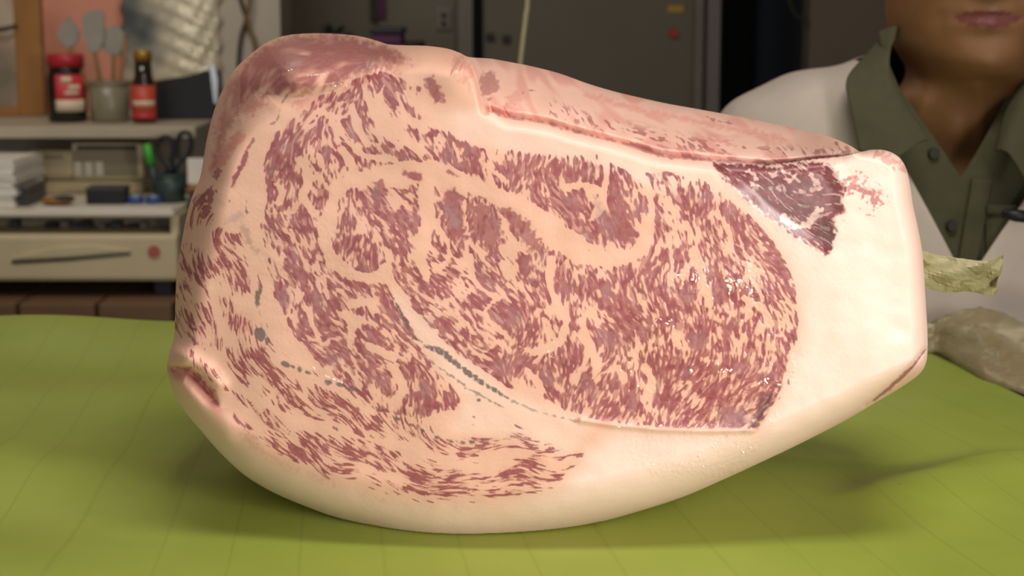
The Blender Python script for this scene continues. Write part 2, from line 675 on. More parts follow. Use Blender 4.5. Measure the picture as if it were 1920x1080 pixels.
# ------------------------------------------------------------------ the beef
# outline: x, y, rounding width in px, rounding depth in m
OUT = [
    (440, 130, 120, .12), (470, 102, 120, .13), (498, 81, 115, .13), (530, 68, 110, .13), (570, 63, 105, .13), (620, 63, 100, .13), (668, 67, 95, .13), (702, 75, 80, .12),
    (728, 83, 60, .10), (760, 85, 55, .08), (800, 86, 55, .07), (838, 91, 55, .07), (862, 99, 50, .06), (880, 107, 30, .04), (920, 110, 18, .02),
    (960, 117, 18, .02), (1000, 125, 18, .02), (1050, 138, 18, .02), (1100, 156, 18, .02), (1150, 171, 18, .02), (1200, 183, 18, .02),
    (1250, 194, 18, .02), (1300, 203, 18, .02), (1350, 212, 18, .02), (1400, 221, 18, .02), (1450, 232, 18, .02), (1500, 243, 16, .02),
    (1540, 252, 14, .02), (1570, 262, 14, .02), (1596, 274, 14, .02), (1613, 284, 14, .02), (1632, 281, 22, .03), (1655, 281, 26, .03), (1676, 288, 28, .03),
    (1692, 302, 30, .03), (1701, 322, 32, .03), (1707, 350, 34, .03), (1712, 385, 34, .03), (1721, 425, 34, .03), (1729, 470, 34, .03), (1733, 520, 34, .03),
    (1736, 570, 34, .03), (1739, 620, 34, .03), (1739, 660, 34, .03), (1735, 684, 32, .03), (1722, 703, 36, .04), (1690, 726, 44, .05), (1640, 756, 50, .05),
    (1580, 791, 55, .05), (1500, 832, 60, .05), (1420, 870, 65, .05), (1350, 902, 70, .05), (1280, 932, 75, .055), (1200, 958, 80, .055), (1120, 980, 85, .06),
    (1040, 996, 90, .06), (960, 1007, 95, .06), (900, 1012, 95, .06), (850, 1013, 95, .06), (800, 1010, 95, .06), (750, 1002, 95, .06), (700, 990, 92, .06),
    (640, 974, 88, .06), (590, 956, 84, .055), (540, 936, 80, .055), (500, 917, 78, .055), (460, 892, 75, .05), (430, 866, 70, .05), (400, 835, 60, .05),
    (375, 805, 55, .045), (350, 776, 50, .045), (330, 746, 45, .045), (319, 716, 40, .04), (313, 690, 36, .04), (317, 664, 40, .04), (326, 635, 45, .045),
    (328, 600, 55, .05), (329, 560, 60, .055), (331, 520, 65, .06), (336, 480, 70, .06), (343, 440, 72, .06), (351, 400, 72, .065), (361, 366, 70, .065), (374, 336, 62, .06),
    (380, 308, 62, .07), (386, 270, 70, .09), (395, 230, 85, .11), (405, 197, 100, .12), (420, 163, 115, .12)]
CX, CY = 1000.0, 560.0
Y0 = 0.90
ST_ = 1.3
oc = np.array(catmull([(p[0], p[1]) for p in OUT], 5, True))
ow = np.array(catmull([(p[2], p[3] * 1000) for p in OUT], 5, True))
GX0, GX1, GY0, GY1 = 305, 1746, 56, 1020
xs = np.arange(GX0, GX1, ST_)
ys = np.arange(GY0, GY1, ST_)
nx, ny = len(xs), len(ys)
PX, PY = np.meshgrid(xs, ys)
PTS = np.stack([PX.ravel(), PY.ravel()], -1)


def inside(P, poly):
    poly = np.asarray(poly, float)
    r = np.zeros(len(P), bool)
    x, y = P[:, 0], P[:, 1]
    j = len(poly) - 1
    for i in range(len(poly)):
        xi, yi = poly[i]
        xj, yj = poly[j]
        if yi != yj:
            c = ((yi > y) != (yj > y)) & (x < (xj - xi) * (y - yi) / (yj - yi) + xi)
            r ^= c
        j = i
    return r


def near_outline(P):
    best = np.full(len(P), 1e9, np.float32)
    w = np.zeros((len(P), 2), np.float32)
    q_ = np.zeros((len(P), 2), np.float32)
    x = P[:, 0].astype(np.float32)
    y = P[:, 1].astype(np.float32)
    n = len(oc)
    for i in range(n):
        a = oc[i].astype(np.float32)
        b = oc[(i + 1) % n].astype(np.float32)
        lo = np.minimum(a, b) - 135
        hi = np.maximum(a, b) + 135
        ix = np.nonzero((x > lo[0]) & (x < hi[0]) & (y > lo[1]) & (y < hi[1]))[0]
        ab = b - a
        L2 = float(ab @ ab) + 1e-9
        t = np.clip(((x[ix] - a[0]) * ab[0] + (y[ix] - a[1]) * ab[1]) / L2, 0, 1)
        qx = a[0] + t * ab[0]
        qy = a[1] + t * ab[1]
        d = np.hypot(x[ix] - qx, y[ix] - qy)
        up = d < best[ix]
        k = ix[up]
        best[k] = d[up]
        tt = t[up][:, None]
        w[k] = ow[i] * (1 - tt) + ow[(i + 1) % n] * tt
        q_[k, 0] = qx[up]
        q_[k, 1] = qy[up]
    return best, w, q_


IN = inside(PTS, oc)
SD, W, Q = near_outline(PTS)
# keep cells that are inside or touch the outline; snap their outer corners on to it
INg = IN.reshape(ny, nx)
cell = INg[:-1, :-1] | INg[:-1, 1:] | INg[1:, 1:] | INg[1:, :-1]
used = np.zeros((ny, nx), bool)
for dy in (0, 1):
    for dx in (0, 1):
        used[dy:ny - 1 + dy, dx:nx - 1 + dx] |= cell
snap = (used.ravel()) & (~IN)
VP = PTS.copy()
VP[snap] = Q[snap]
SDp = np.where(IN, SD, 0.0)
close = IN & (SD < 0.35 * ST_)
SDp[snap] = 0


def fblur(a, s):
    fy = np.fft.fftfreq(a.shape[0])[:, None]
    fx = np.fft.rfftfreq(a.shape[1])[None, :]
    g = np.exp(-2 * (PI * s) ** 2 * (fx * fx + fy * fy))
    return np.fft.irfft2(np.fft.rfft2(a) * g, s=a.shape)


def noise_px(s):
    """smooth noise of about s pixels, unit variance"""
    r = fblur(RNG.standard_normal((ny, nx)), s / ST_)
    return r / r.std()


def sstep(a, b, x):
    t = np.clip((x - a) / (b - a), 0, 1)
    return t * t * (3 - 2 * t)


def dist_line(line, reach):
    """distance in px to a polyline, grid shaped; far beyond reach = big"""
    line = np.asarray(line, float)
    lo = line.min(0) - reach
    hi = line.max(0) + reach
    i0, i1 = np.searchsorted(xs, [lo[0], hi[0]])
    j0, j1 = np.searchsorted(ys, [lo[1], hi[1]])
    out = np.full((ny, nx), 1e6)
    par = np.zeros((ny, nx))
    if i1 > i0 and j1 > j0:
        sub = np.stack([PX[j0:j1, i0:i1].ravel(), PY[j0:j1, i0:i1].ravel()], -1)
        d, p, _ = seg_dist(sub, line)
        out[j0:j1, i0:i1] = d.reshape(j1 - j0, i1 - i0)
        par[j0:j1, i0:i1] = p.reshape(j1 - j0, i1 - i0)
    return out, par


def sd_poly(poly, reach=60):
    """signed distance, positive inside"""
    pl = list(poly) + [poly[0]]
    d, _ = dist_line(pl, reach)
    poly = np.asarray(poly, float)
    lo = poly.min(0)
    hi = poly.max(0)
    i0, i1 = np.searchsorted(xs, [lo[0] - 1, hi[0] + 1])
    j0, j1 = np.searchsorted(ys, [lo[1] - 1, hi[1] + 1])
    s = np.zeros((ny, nx), bool)
    sub = np.stack([PX[j0:j1, i0:i1].ravel(), PY[j0:j1, i0:i1].ravel()], -1)
    s[j0:j1, i0:i1] = inside(sub, poly).reshape(j1 - j0, i1 - i0)
    return np.where(s, d, -d)


# ---- depth of the front
GROOVE = [(905, 206), (925, 211), (947, 221), (985, 226), (1030, 234), (1064, 245), (1108, 256), (1137, 262), (1181, 275), (1239, 293), (1283, 298), (1340, 303),
          (1380, 305), (1437, 310), (1475, 306), (1513, 300), (1550, 296), (1580, 293), (1614, 285)]
gxk = [p[0] for p in GROOVE]
gyk = [p[1] for p in GROOVE]
topx = [880, 920, 960, 1000, 1050, 1100, 1150, 1200, 1250, 1300, 1350, 1400, 1450, 1500, 1540, 1570, 1596, 1613]
topy = [107, 110, 117, 125, 138, 156, 171, 183, 194, 203, 212, 221, 232, 243, 252, 262, 274, 284]
yg = np.interp(PX, gxk, gyk)
yt = np.interp(PX, topx, topy)
roll_t = np.clip((yg - PY) / np.maximum(yg - yt, 4), 0, 1.05)
CREASE = [(880, 107), (886, 122), (893, 140), (901, 165), (907, 190), (910, 206)]
cxk = np.interp(PY, [p[1] for p in CREASE], [p[0] for p in CREASE])
rollw = sstep(-8, 12, PX - cxk) * (1 - sstep(1600, 1616, PX))
above = (PY < yg) & (PX > cxk) & (PX < 1616)
sg = PY - yg                       # below the groove, px
taper = 1 - 0.75 * sstep(1480, 1614, PX)
sd = SDp.reshape(ny, nx)
Wg = W[:, 0].reshape(ny, nx) + 1e-6
Rg = W[:, 1].reshape(ny, nx) / 1000
tt = np.clip(sd / Wg, 0, 1)
D = 0.030 * np.clip((1050 - PX) / 720, 0, 2) ** 2 + 0.008 * np.clip((PX - 1050) / 720, 0, 2) ** 2 + Rg * (1 - np.sqrt(np.clip(1 - (1 - tt) ** 2, 0, 1)))
# roll behind the ridge
drl = (0.032 + 0.085 * roll_t ** 1.5 + 0.008 * (1 - sstep(0, 0.16, roll_t))) * taper
D = np.where(above, D + drl * rollw, D)
below = (~above) & (PX > 880) & (PX < 1625)
gw = sstep(895, 960, PX) * (1 - sstep(1560, 1620, PX))
D += np.where(below, 0.009 * gw * np.clip(1 - sg / 26.0, 0, 1) ** 2, 0)
d, p = dist_line(CREASE, 40)
D += 0.010 * np.exp(-(d / 7) ** 2)
# knob left of the crease
kn = np.hypot((PX - 845) / 42, (PY - 140) / 46)
D -= 0.004 * np.exp(-kn ** 2)
# the top left muscle bulges out over the face
TOPM = [(392, 318), (402, 240), (425, 165), (455, 118), (498, 80), (560, 62), (650, 64), (705, 76), (745, 92), (770, 112), (735, 128), (690, 132), (640, 160), (590, 178), (540, 184), (480, 176), (452, 210), (430, 250), (408, 310)]
smt = sd_poly(TOPM, 90)
D += 0.0015 * np.exp(-((smt + 4) / 10) ** 2) * sstep(425, 500, PX) - 0.004 * sstep(0, 40, smt)
# pocket low on the left, with a lip below it
POCK = [(312, 689), (330, 692), (352, 694), (374, 711), (396, 737), (410, 765)]
d, p = dist_line(POCK, 60)
ylp = np.interp(PX, [q_[0] for q_ in POCK], [q_[1] for q_ in POCK])
D += 0.016 * np.exp(-(d / np.where(PY < ylp, 5.0, 17.0)) ** 2) * (1 - 0.55 * p) * (1 - sstep(0.75, 1.0, p))
d2, _ = dist_line([(330, 722), (360, 750), (395, 790), (420, 812)], 80)
D -= 0.004 * np.exp(-(d2 / 26) ** 2)
d3, _ = dist_line([(322, 655), (345, 668), (385, 690), (410, 720)], 60)
D -= 0.005 * np.exp(-(d3 / 14) ** 2)
# slit in the fat cap at the right
SLIT = [(1622, 762), (1650, 742), (1680, 717), (1706, 690), (1737, 652)]
dsl, psl = dist_line(SLIT, 40)
D += 0.004 * np.exp(-(dsl / 4) ** 2)
# recessed dark muscle under the roll
TRI = [(1334, 304), (1400, 308), (1450, 310), (1520, 302), (1560, 306), (1568, 335), (1588, 352), (1578, 375), (1582, 398), (1562, 412), (1566, 440), (1560, 470), (1545, 478), (1510, 458), (1470, 428), (1430, 400), (1395, 370), (1368, 346)]
st = sd_poly(TRI, 60)
D += 0.0018 * sstep(-4, 24, st)
# proud lower edge of the eye muscle
LIP = [(1090, 788), (1150, 797), (1230, 805), (1320, 808), (1412, 807), (1432, 780), (1450, 742)]
dl, pl_ = dist_line(LIP, 40)
D -= 0.0022 * np.exp(-(dl / 6) ** 2)
# small relief
D += 0.0007 * noise_px(45) + 0.00012 * noise_px(11)
D += 0.0015 * noise_px(26) * sstep(0, 30, smt)
D += 0.0016 * noise_px(20) * above

# ---- marbling
DIRS = [(520, 300, 105), (560, 230, 125), (640, 180, 120), (720, 180, 72), (640, 260, 62), (720, 250, 60), (800, 260, 65), (900, 310, 70), (1000, 320, 78), (1100, 330, 82),
        (1080, 400, 68), (1160, 400, 75), (1250, 350, 75), (1300, 400, 80), (1380, 430, 60), (1440, 480, 55), (1480, 580, 68), (1400, 560, 80), (1300, 560, 86), (1200, 560, 86),
        (1100, 560, 82), (950, 550, 60), (850, 520, 50), (800, 590, 42), (900, 680, 40), (980, 660, 110), (1000, 740, 55), (1100, 720, 112), (1200, 730, 112), (1300, 720, 116),
        (1400, 740, 125), (1250, 650, 96), (700, 420, 48), (740, 380, 70), (660, 450, 110), (560, 450, 66), (530, 550, 66), (600, 560, 60), (640, 650, 50), (740, 700, 50),
        (800, 740, 70), (700, 580, 58), (520, 400, 88), (420, 470, 72), (380, 560, 76), (360, 620, 65), (430, 620, 85), (440, 720, 60), (500, 700, 48), (560, 760, 38),
        (480, 800, 42), (620, 780, 34), (700, 840, 28), (640, 880, 26), (800, 880, 18), (900, 900, 8), (1000, 880, -12), (1050, 860, -22), (960, 840, 22), (440, 300, -60),
        (400, 350, -55), (430, 400, -50), (1450, 340, 25), (1500, 430, 42), (550, 110, -14), (650, 100, -8), (450, 160, -52), (420, 250, -75), (1200, 230, 18), (1400, 265, 12), (960, 180, 40), (840, 140, 60), (820, 170, 60), (1640, 360, 40), (880, 420, 85), (960, 440, 60)]
c2 = np.zeros((ny, nx))
s2 = np.zeros((ny, nx))
for x, y, a in DIRS:
    w = 1.0 / (((PX - x) ** 2 + (PY - y) ** 2) / 2500.0 + 0.25) ** 1.6
    c2 += w * math.cos(2 * math.radians(a))
    s2 += w * math.sin(2 * math.radians(a))
ANG = 0.5 * np.arctan2(s2, c2) + 0.22 * noise_px(24)
UX, UY = np.cos(ANG), np.sin(ANG)


def lic(base, steps):
    acc = base.copy()
    wsum = 1.0
    J0, I0 = np.meshgrid(np.arange(ny), np.arange(nx), indexing='ij')
    for sgn in (1, -1):
        fi = I0.astype(np.float32)
        fj = J0.astype(np.float32)
        ux, uy = UX, UY
        for k in range(1, steps + 1):
            fi = fi + sgn * ux
            fj = fj + sgn * uy
            ri = np.clip(np.rint(fi).astype(np.int32), 0, nx - 1)
            rj = np.clip(np.rint(fj).astype(np.int32), 0, ny - 1)
            nux = UX[rj, ri]
            nuy = UY[rj, ri]
            fl = np.where(nux * ux + nuy * uy < 0, -1.0, 1.0)
            ux, uy = nux * fl, nuy * fl
            wk = 0.5 + 0.5 * math.cos(PI * k / (steps + 1))
            acc += base[rj, ri] * wk
            wsum += wk
    r = acc / wsum
    m_ = fblur(r, 30)
    r = r - m_
    return r / r.std()


N1 = lic(noise_px(2.4), 9)        # coarse streaks of the eye
N2 = lic(noise_px(1.4), 6)         # thin streaks of the flank
CL = noise_px(17)                  # clusters
CL2 = lic(noise_px(9), 16)
N3 = lic(noise_px(1.05), 12)
N5 = lic(noise_px(1.9), 10)
FINE = noise_px(2.2)

lean_coarse = 0.50 * N1 + 0.66 * N2 + 0.52 * CL2 + 0.16 * CL
lean_coarse /= lean_coarse.std()
lean_thin = 0.85 * N3 + 0.40 * N5 + 0.50 * CL2 + 0.30 * CL
lean_thin /= lean_thin.std()


def quant(a, f):
    """threshold that leaves fraction f above it"""
    import statistics
    return statistics.NormalDist().inv_cdf(1 - f)


DEN = np.zeros((ny, nx))            # lean share, coarse pattern
DENT = np.zeros((ny, nx))           # lean share, thin pattern


def zone(poly, v, soft=10, tgt=None):
    w = sstep(-soft, soft, sd_poly(poly, soft + 30))
    t = DEN if tgt is None else tgt
    t[:] = t * (1 - w) + v * w


def seam(line, width, v=0.0, soft=6, tgts=None):
    d, _ = dist_line(catmull(line, 6), width + 20)
    w = 1 - sstep(width / 2 - soft / 2, width / 2 + soft / 2, d + 1.5 * CL)
    for t in (tgts or (DEN, DENT)):
        t[:] = t * (1 - w) + v * w


CAP = [(497, 292), (515, 255), (560, 215), (600, 182), (640, 166), (682, 140), (720, 136), (757, 152), (788, 166), (772, 195), (800, 236), (838, 252), (885, 284), (930, 296), (990, 292), (1050, 290), (1108, 300),
       (1128, 286), (1146, 300), (1190, 330), (1212, 330), (1206, 400), (1198, 445), (1168, 468), (1112, 458), (1060, 425), (1020, 392), (980, 366), (935, 352), (905, 345), (880, 325), (852, 312), (815, 300), (790, 302), (745, 312), (690, 322), (640, 345), (605, 395), (560, 400), (498, 400)]
EYE = [(1212, 325), (1260, 322), (1300, 342), (1338, 352), (1366, 376), (1400, 402), (1436, 438), (1460, 470), (1476, 505), (1490, 540), (1497, 600), (1492, 640), (1478, 660), (1472, 700), (1458, 742), (1440, 775), (1414, 806),
       (1340, 806), (1260, 804), (1180, 798), (1100, 786), (1040, 768), (1000, 752), (955, 732), (910, 704), (872, 676), (835, 640), (800, 606), (772, 572), (745, 530), (722, 505), (690, 520), (650, 500), (640, 470), (632, 430), (655, 385), (690, 352), (760, 345), (830, 350),
       (880, 352), (930, 375), (985, 412), (1030, 455), (1075, 480), (1120, 494), (1180, 482), (1208, 455)]
LOW = [(497, 402), (560, 400), (605, 398), (632, 440), (645, 500), (690, 522), (720, 510), (742, 548), (765, 600), (785, 645), (812, 690), (845, 720), (866, 748), (852, 768), (820, 776), (786, 786), (745, 778), (700, 766), (660, 728), (610, 694), (572, 655), (540, 610), (520, 560), (505, 500)]
FLANK = [(420, 330), (455, 395), (465, 440), (486, 500), (480, 560), (492, 610), (520, 668), (560, 690), (640, 728), (700, 768), (770, 790), (850, 826), (905, 828), (950, 822), (975, 800), (1010, 830), (1050, 846), (1086, 852), (1056, 885), (1020, 915), (960, 925), (890, 944),
         (810, 936), (740, 932), (690, 910), (640, 898), (560, 876), (520, 850), (470, 815), (430, 780), (410, 735), (385, 700), (352, 660), (330, 615), (332, 540), (345, 450), (362, 385), (395, 345)]

zone(CAP, 0.60, 5)
zone(EYE, 0.64, 4)
zone(LOW, 0.70, 3)
zone([(500, 430), (560, 420), (620, 470), (660, 560), (640, 640), (560, 600), (520, 540)], 0.72, 20)
zone([(540, 240), (640, 190), (700, 260), (640, 340), (510, 340), (505, 290)], 0.66, 20)
zone([(835, 250), (900, 286), (1050, 292), (1120, 300), (1120, 380), (1040, 350), (960, 352), (900, 335), (860, 310)], 0.76, 10)
zone([(1000, 372), (1060, 352), (1110, 380), (1140, 320), (1150, 330), (1190, 420), (1185, 455), (1120, 452), (1060, 415)], 0.82, 12)
zone([(1040, 480), (1200, 480), (1260, 520), (1300, 620), (1180, 640), (1060, 590)], 0.72, 25)
zone([(1000, 690), (1100, 660), (1250, 640), (1400, 640), (1470, 700), (1410, 800), (1200, 795), (1050, 765)], 0.74, 25)
zone([(1340, 700), (1460, 690), (1410, 803), (1330, 800)], 0.84, 18)
zone([(1220, 330), (1330, 350), (1290, 420), (1230, 430)], 0.52, 18)
zone([(640, 370), (700, 345), (780, 380), (792, 430), (720, 480), (640, 470)], 0.72, 14)
zone([(780, 400), (860, 380), (960, 440), (1030, 500), (900, 560), (800, 560), (740, 500)], 0.55, 25)
# fat between and inside the muscles
seam([(745, 322), (790, 318), (840, 326), (890, 350), (940, 376), (990, 408), (1032, 448), (1076, 474), (1120, 486), (1170, 486), (1206, 462), (1216, 430)], 24)
seam([(1216, 440), (1222, 390), (1208, 340), (1178, 316), (1146, 296)], 17)
seam([(1132, 296), (1138, 330), (1130, 372), (1118, 402)], 15)
seam([(1060, 352), (1090, 346), (1120, 356)], 16)
seam([(720, 508), (745, 552), (775, 604), (812, 642), (860, 676), (905, 708), (950, 738), (1010, 762), (1090, 790)], 22)
seam([(770, 312), (700, 330), (640, 350), (618, 395), (608, 440), (622, 480), (656, 512), (700, 520), (722, 506)], 24)
seam([(790, 335), (800, 380), (800, 430), (790, 480), (800, 520)], 22)
seam([(800, 400), (836, 450), (842, 480)], 14)
seam([(868, 380), (876, 440), (872, 480)], 10)
seam([(940, 410), (960, 450), (985, 470)], 13)
seam([(1034, 488), (1030, 530), (1044, 570), (1062, 600)], 17)
seam([(1062, 600), (1050, 640), (1008, 660), (975, 650)], 13)
seam([(880, 480), (892, 530), (935, 560)], 13)
seam([(930, 560), (910, 590), (950, 630)], 12)
seam([(985, 690), (1010, 720), (1012, 745)], 12)
seam([(1090, 600), (1100, 650), (1094, 690)], 10)
seam([(1190, 620), (1195, 650), (1180, 665)], 11)
seam([(1210, 690), (1222, 720), (1205, 750)], 15)
seam([(1160, 690), (1172, 715)], 11)
seam([(1300, 470), (1320, 530), (1330, 570)], 13)
seam([(1385, 440), (1410, 520), (1430, 560)], 11)
seam([(1395, 560), (1430, 580), (1445, 610)], 12)
seam([(1110, 650), (1115, 700)], 10)
seam([(1345, 400), (1370, 440), (1365, 470)], 12)
seam([(1250, 440), (1260, 490), (1256, 530)], 10)
seam([(660, 200), (672, 240), (688, 270)], 16)
seam([(622, 232), (650, 262), (680, 290), (740, 300)], 12)
seam([(600, 210), (640, 220), (660, 205)], 10)
seam([(720, 160), (712, 190), (730, 230), (760, 262), (790, 290)], 15)
seam([(745, 175), (760, 215), (800, 245)], 13)
seam([(680, 160), (690, 190), (716, 240), (750, 275)], 10)
seam([(700, 150), (712, 165)], 10)
seam([(850, 270), (862, 300)], 8)
seam([(560, 300), (580, 330), (570, 370), (590, 400)], 14)
seam([(515, 345), (530, 360), (520, 380)], 12)
seam([(545, 430), (560, 470), (575, 500)], 9)
seam([(575, 580), (600, 640), (615, 640)], 16)
seam([(640, 590), (660, 600), (655, 650)], 12)
seam([(660, 570), (690, 565), (700, 580)], 14)
seam([(740, 690), (755, 730), (745, 745)], 17)
seam([(690, 650), (740, 670)], 12)
seam([(655, 330), (700, 338), (760, 345)], 20)
seam([(930, 325), (950, 340)], 12)
seam([(640, 280), (660, 310), (655, 335)], 10)
# thin streaked flank
zone(FLANK, 0.36, 14, DENT)
zone([(375, 420), (430, 425), (470, 450), (470, 500), (440, 540), (395, 500)], 0.52, 12, DENT)
zone([(440, 640), (480, 640), (540, 700), (600, 730), (680, 780), (640, 810), (560, 760), (470, 710)], 0.50, 14, DENT)
zone([(640, 755), (720, 770), (780, 800), (760, 830), (690, 810)], 0.50, 12, DENT)
zone([(500, 800), (620, 830), (740, 860), (860, 900), (800, 930), (680, 900), (560, 870)], 0.44, 16, DENT)
zone([(960, 820), (1080, 850), (1030, 912), (960, 900)], 0.46, 12, DENT)
for ln, w in (([(392, 345), (420, 400), (440, 420)], 40), ([(395, 530), (410, 590), (432, 640)], 18), ([(420, 340), (450, 400), (470, 470), (480, 560)], 16), ([(440, 560), (470, 590)], 16), ([(480, 600), (520, 680), (600, 716), (700, 775)], 12),
              ([(400, 660), (440, 720), (500, 760), (580, 800), (700, 826), (800, 850)], 15), ([(430, 740), (480, 790), (560, 830)], 9), ([(560, 740), (620, 790), (700, 836)], 12), ([(800, 850), (880, 880), (960, 870)], 16), ([(900, 850), (940, 855)], 15),
              ([(640, 860), (720, 890), (760, 910)], 9), ([(350, 470), (368, 540), (380, 600)], 12), ([(345, 640), (400, 680)], 14), ([(950, 905), (900, 915)], 12)):
    seam(ln, w, 0.0, 8, (DENT,))
DEN *= (DENT < 0.05) | (DEN > 0.3)

nq = np.vectorize(lambda f: quant(None, f))
fg = np.linspace(0.01, 0.97, 97)
qg = np.array([quant(None, f) for f in fg])


def lean_of(noise, den, soft):
    q = np.interp(np.clip(den, 0.01, 0.97), fg, qg)
    q = np.where(den < 0.02, 9, q)
    return sstep(-soft, soft, noise - q)


LEAN = np.maximum((0.82 + 0.18 * sstep(-1, 1, N1)) * lean_of(lean_coarse, DEN, 0.5), 0.95 * lean_of(lean_thin, DENT, 0.40))
N4 = lic(noise_px(1.5), 10)
LEAN *= 1 - 0.46 * sstep(0.85, 1.5, N4 + 0.25 * N1) * (DEN > 0.3)
LEAN *= 1 - 0.75 * sstep(0.55, 1.2, lic(noise_px(1.1), 12)) * ((DEN <= 0.3) & (DENT > 0.1))
RED = np.zeros((ny, nx))
GREY = np.zeros((ny, nx))


def stroke(tgt, line, width, v=1.0, soft=2.5, rough=1.2, taper_=False):
    pts = catmull(line, 6) if len(line) > 2 else line
    d, p = dist_line(pts, width + 14)
    wd = width / 2 * (np.sin(PI * np.clip(p, 0.02, 0.98)) ** 0.6 if taper_ else 1.0)
    w = v * (1 - sstep(-soft / 2, soft / 2, d - wd + rough * FINE))
    np.maximum(tgt, w, out=tgt)


def blob(tgt, poly, v=1.0, soft=3, rough=1.2):
    w = v * sstep(-soft, soft, sd_poly(poly, 30) + rough * FINE)
    np.maximum(tgt, w, out=tgt)


# single dark streaks and islands
stroke(LEAN, [(462, 286), (455, 308), (444, 328), (436, 348)], 8, 0.95)
stroke(LEAN, [(474, 262), (466, 276), (460, 284)], 5, 0.8)
stroke(LEAN, [(402, 345), (386, 364), (366, 390)], 8, 0.9, taper_=True)
stroke(LEAN, [(398, 362), (390, 384), (384, 404)], 12, 0.8, rough=3)
stroke(RED, [(450, 256), (425, 285), (402, 318)], 18, 0.55, 8, 2)
stroke(LEAN, [(410, 320), (402, 330)], 8, 0.7)
blob(LEAN, [(756, 318), (790, 326), (792, 338), (780, 342), (754, 328)], 0.9)
blob(LEAN, [(842, 318), (862, 332), (855, 332), (836, 322)], 0.8)
blob(LEAN, [(797, 146), (812, 143), (826, 170), (838, 192), (815, 188), (800, 170)], 0.85, 4, 2)
blob(LEAN, [(700, 342), (716, 340), (730, 366), (712, 372)], 0.8, 3, 2)
blob(LEAN, [(832, 358), (852, 354), (866, 370), (868, 420), (876, 448), (850, 452), (840, 410), (832, 385)], 0.92, 4, 2.5)
blob(LEAN, [(886, 368), (900, 372), (938, 410), (940, 445), (920, 470), (885, 445)], 0.8, 4, 4)
blob(LEAN, [(926, 386), (960, 392), (1000, 430), (1022, 472), (1000, 472), (970, 440)], 0.75, 4, 4)
blob(LEAN, [(1150, 330), (1160, 362), (1180, 400), (1192, 440), (1170, 460), (1150, 440), (1146, 390)], 0.9, 4, 3)
stroke(LEAN, [(448, 180), (470, 190), (452, 205)], 12, 0.35, 6, 4)
blob(RED, [(462, 196), (492, 180), (498, 196), (470, 212), (452, 214)], 0.5, 6, 4)
# grey vessels and gristle
stroke(GREY, [(738, 560), (752, 588), (764, 612), (776, 634)], 7, 0.85, taper_=True)
stroke(GREY, [(776, 634), (790, 640)], 4, 0.7)
for i in range(17):
    t = i / 16
    xx = np.interp(t, [0, .2, .45, .7, 1], [800, 830, 862, 905, 962])
    yy = np.interp(t, [0, .2, .45, .7, 1], [651, 660, 688, 718, 752])
    w_ = np.interp(t, [0, .15, .4, .7, 1], [7, 12, 14, 11, 4])
    blob(GREY, [(xx - 6, yy - w_ / 2 - 2), (xx + 4, yy - w_ / 2 + 2), (xx + 6, yy + w_ / 2 + 2), (xx - 4, yy + w_ / 2 - 2)], 0.9, 2, 1)
stroke(GREY, [(962, 752), (1010, 772), (1080, 790)], 3, 0.5)
stroke(GREY, [(806, 676), (850, 708), (870, 722)], 2.5, 0.6)
stroke(GREY, [(872, 728), (892, 736), (950, 768)], 2.5, 0.6, taper_=True)
for x, y, w, h in ((534, 682, 18, 12), (549, 688, 8, 8), (562, 693, 10, 9), (578, 699, 12, 7), (615, 716, 16, 9), (640, 722, 20, 8), (662, 730, 22, 8), (482, 560, 10, 34), (487, 545, 7, 20), (488, 627, 22, 26), (500, 640, 10, 16),
                   (893, 742, 5, 5), (896, 750, 5, 5), (889, 782, 4, 4), (887, 797, 5, 5), (715, 770, 12, 6), (742, 784, 20, 7), (772, 797, 9, 6), (792, 807, 8, 5), (818, 820, 8, 5), (844, 827, 14, 6), (868, 829, 10, 6), (884, 828, 12, 6), (905, 826, 8, 4), (462, 390, 5, 26)):
    a_ = math.radians(30)
    q = [(x + w / 2 * math.cos(k * PI / 4) , y + h / 2 * math.sin(k * PI / 4) + 0.25 * w / 2 * math.cos(k * PI / 4)) for k in range(8)]
    blob(GREY, q, 0.85, 2, 1)
blob(GREY, [(450, 420), (466, 425), (474, 460), (488, 470), (478, 474), (462, 455)], 0.35, 5, 2)
# right triangle of dark muscle
TRIw = sstep(-3, 5, st + 2.5 * FINE)
TRIL = sstep(-0.9, 0.3, 0.8 * lean_thin + 0.6 * CL + 1.5)
LEAN = np.maximum(LEAN, TRIw * (0.35 + 0.65 * TRIL))
VEIL = np.zeros((ny, nx))
blob(VEIL, [(1400, 370), (1440, 335), (1540, 340), (1570, 380), (1540, 420), (1470, 425)], 0.34, 25, 6)
spk = sstep(1.2, 1.9, N3 + 0.4 * N5 + 0.3 * CL) * TRIw
LEAN *= 1 - 0.55 * spk
ctr = np.exp(-((PX - 1490) / 75) ** 2 - ((PY - 375) / 40) ** 2) * TRIw
GREY = np.maximum(GREY, 0.55 * ctr * sstep(-0.6, 1.0, FINE + 0.6 * N5))
blob(GREY, [(1535, 415), (1562, 412), (1566, 440), (1550, 462), (1528, 445)], 0.5, 10, 5)
stroke(GREY, [(551, 165), (540, 176), (526, 201), (519, 227), (504, 234)], 2, 0.6)
for ln, w in (([(1404, 318), (1412, 330), (1416, 338), (1410, 350)], 2), ([(1440, 332), (1456, 324), (1470, 322), (1484, 330), (1500, 340)], 2), ([(1462, 318), (1470, 330), (1480, 340)], 2), ([(1475, 345), (1488, 332), (1500, 322)], 1.5), ([(1410, 345), (1440, 352), (1466, 350), (1490, 360), (1530, 356)], 3), ([(1520, 330), (1535, 350)], 6)):
    d, p = dist_line(catmull(ln, 5), 14)
    LEAN *= 0.35 + 0.65 * sstep(w / 2 - 1.5, w / 2 + 2.0, d + 2.2 * FINE + 2 * N1)
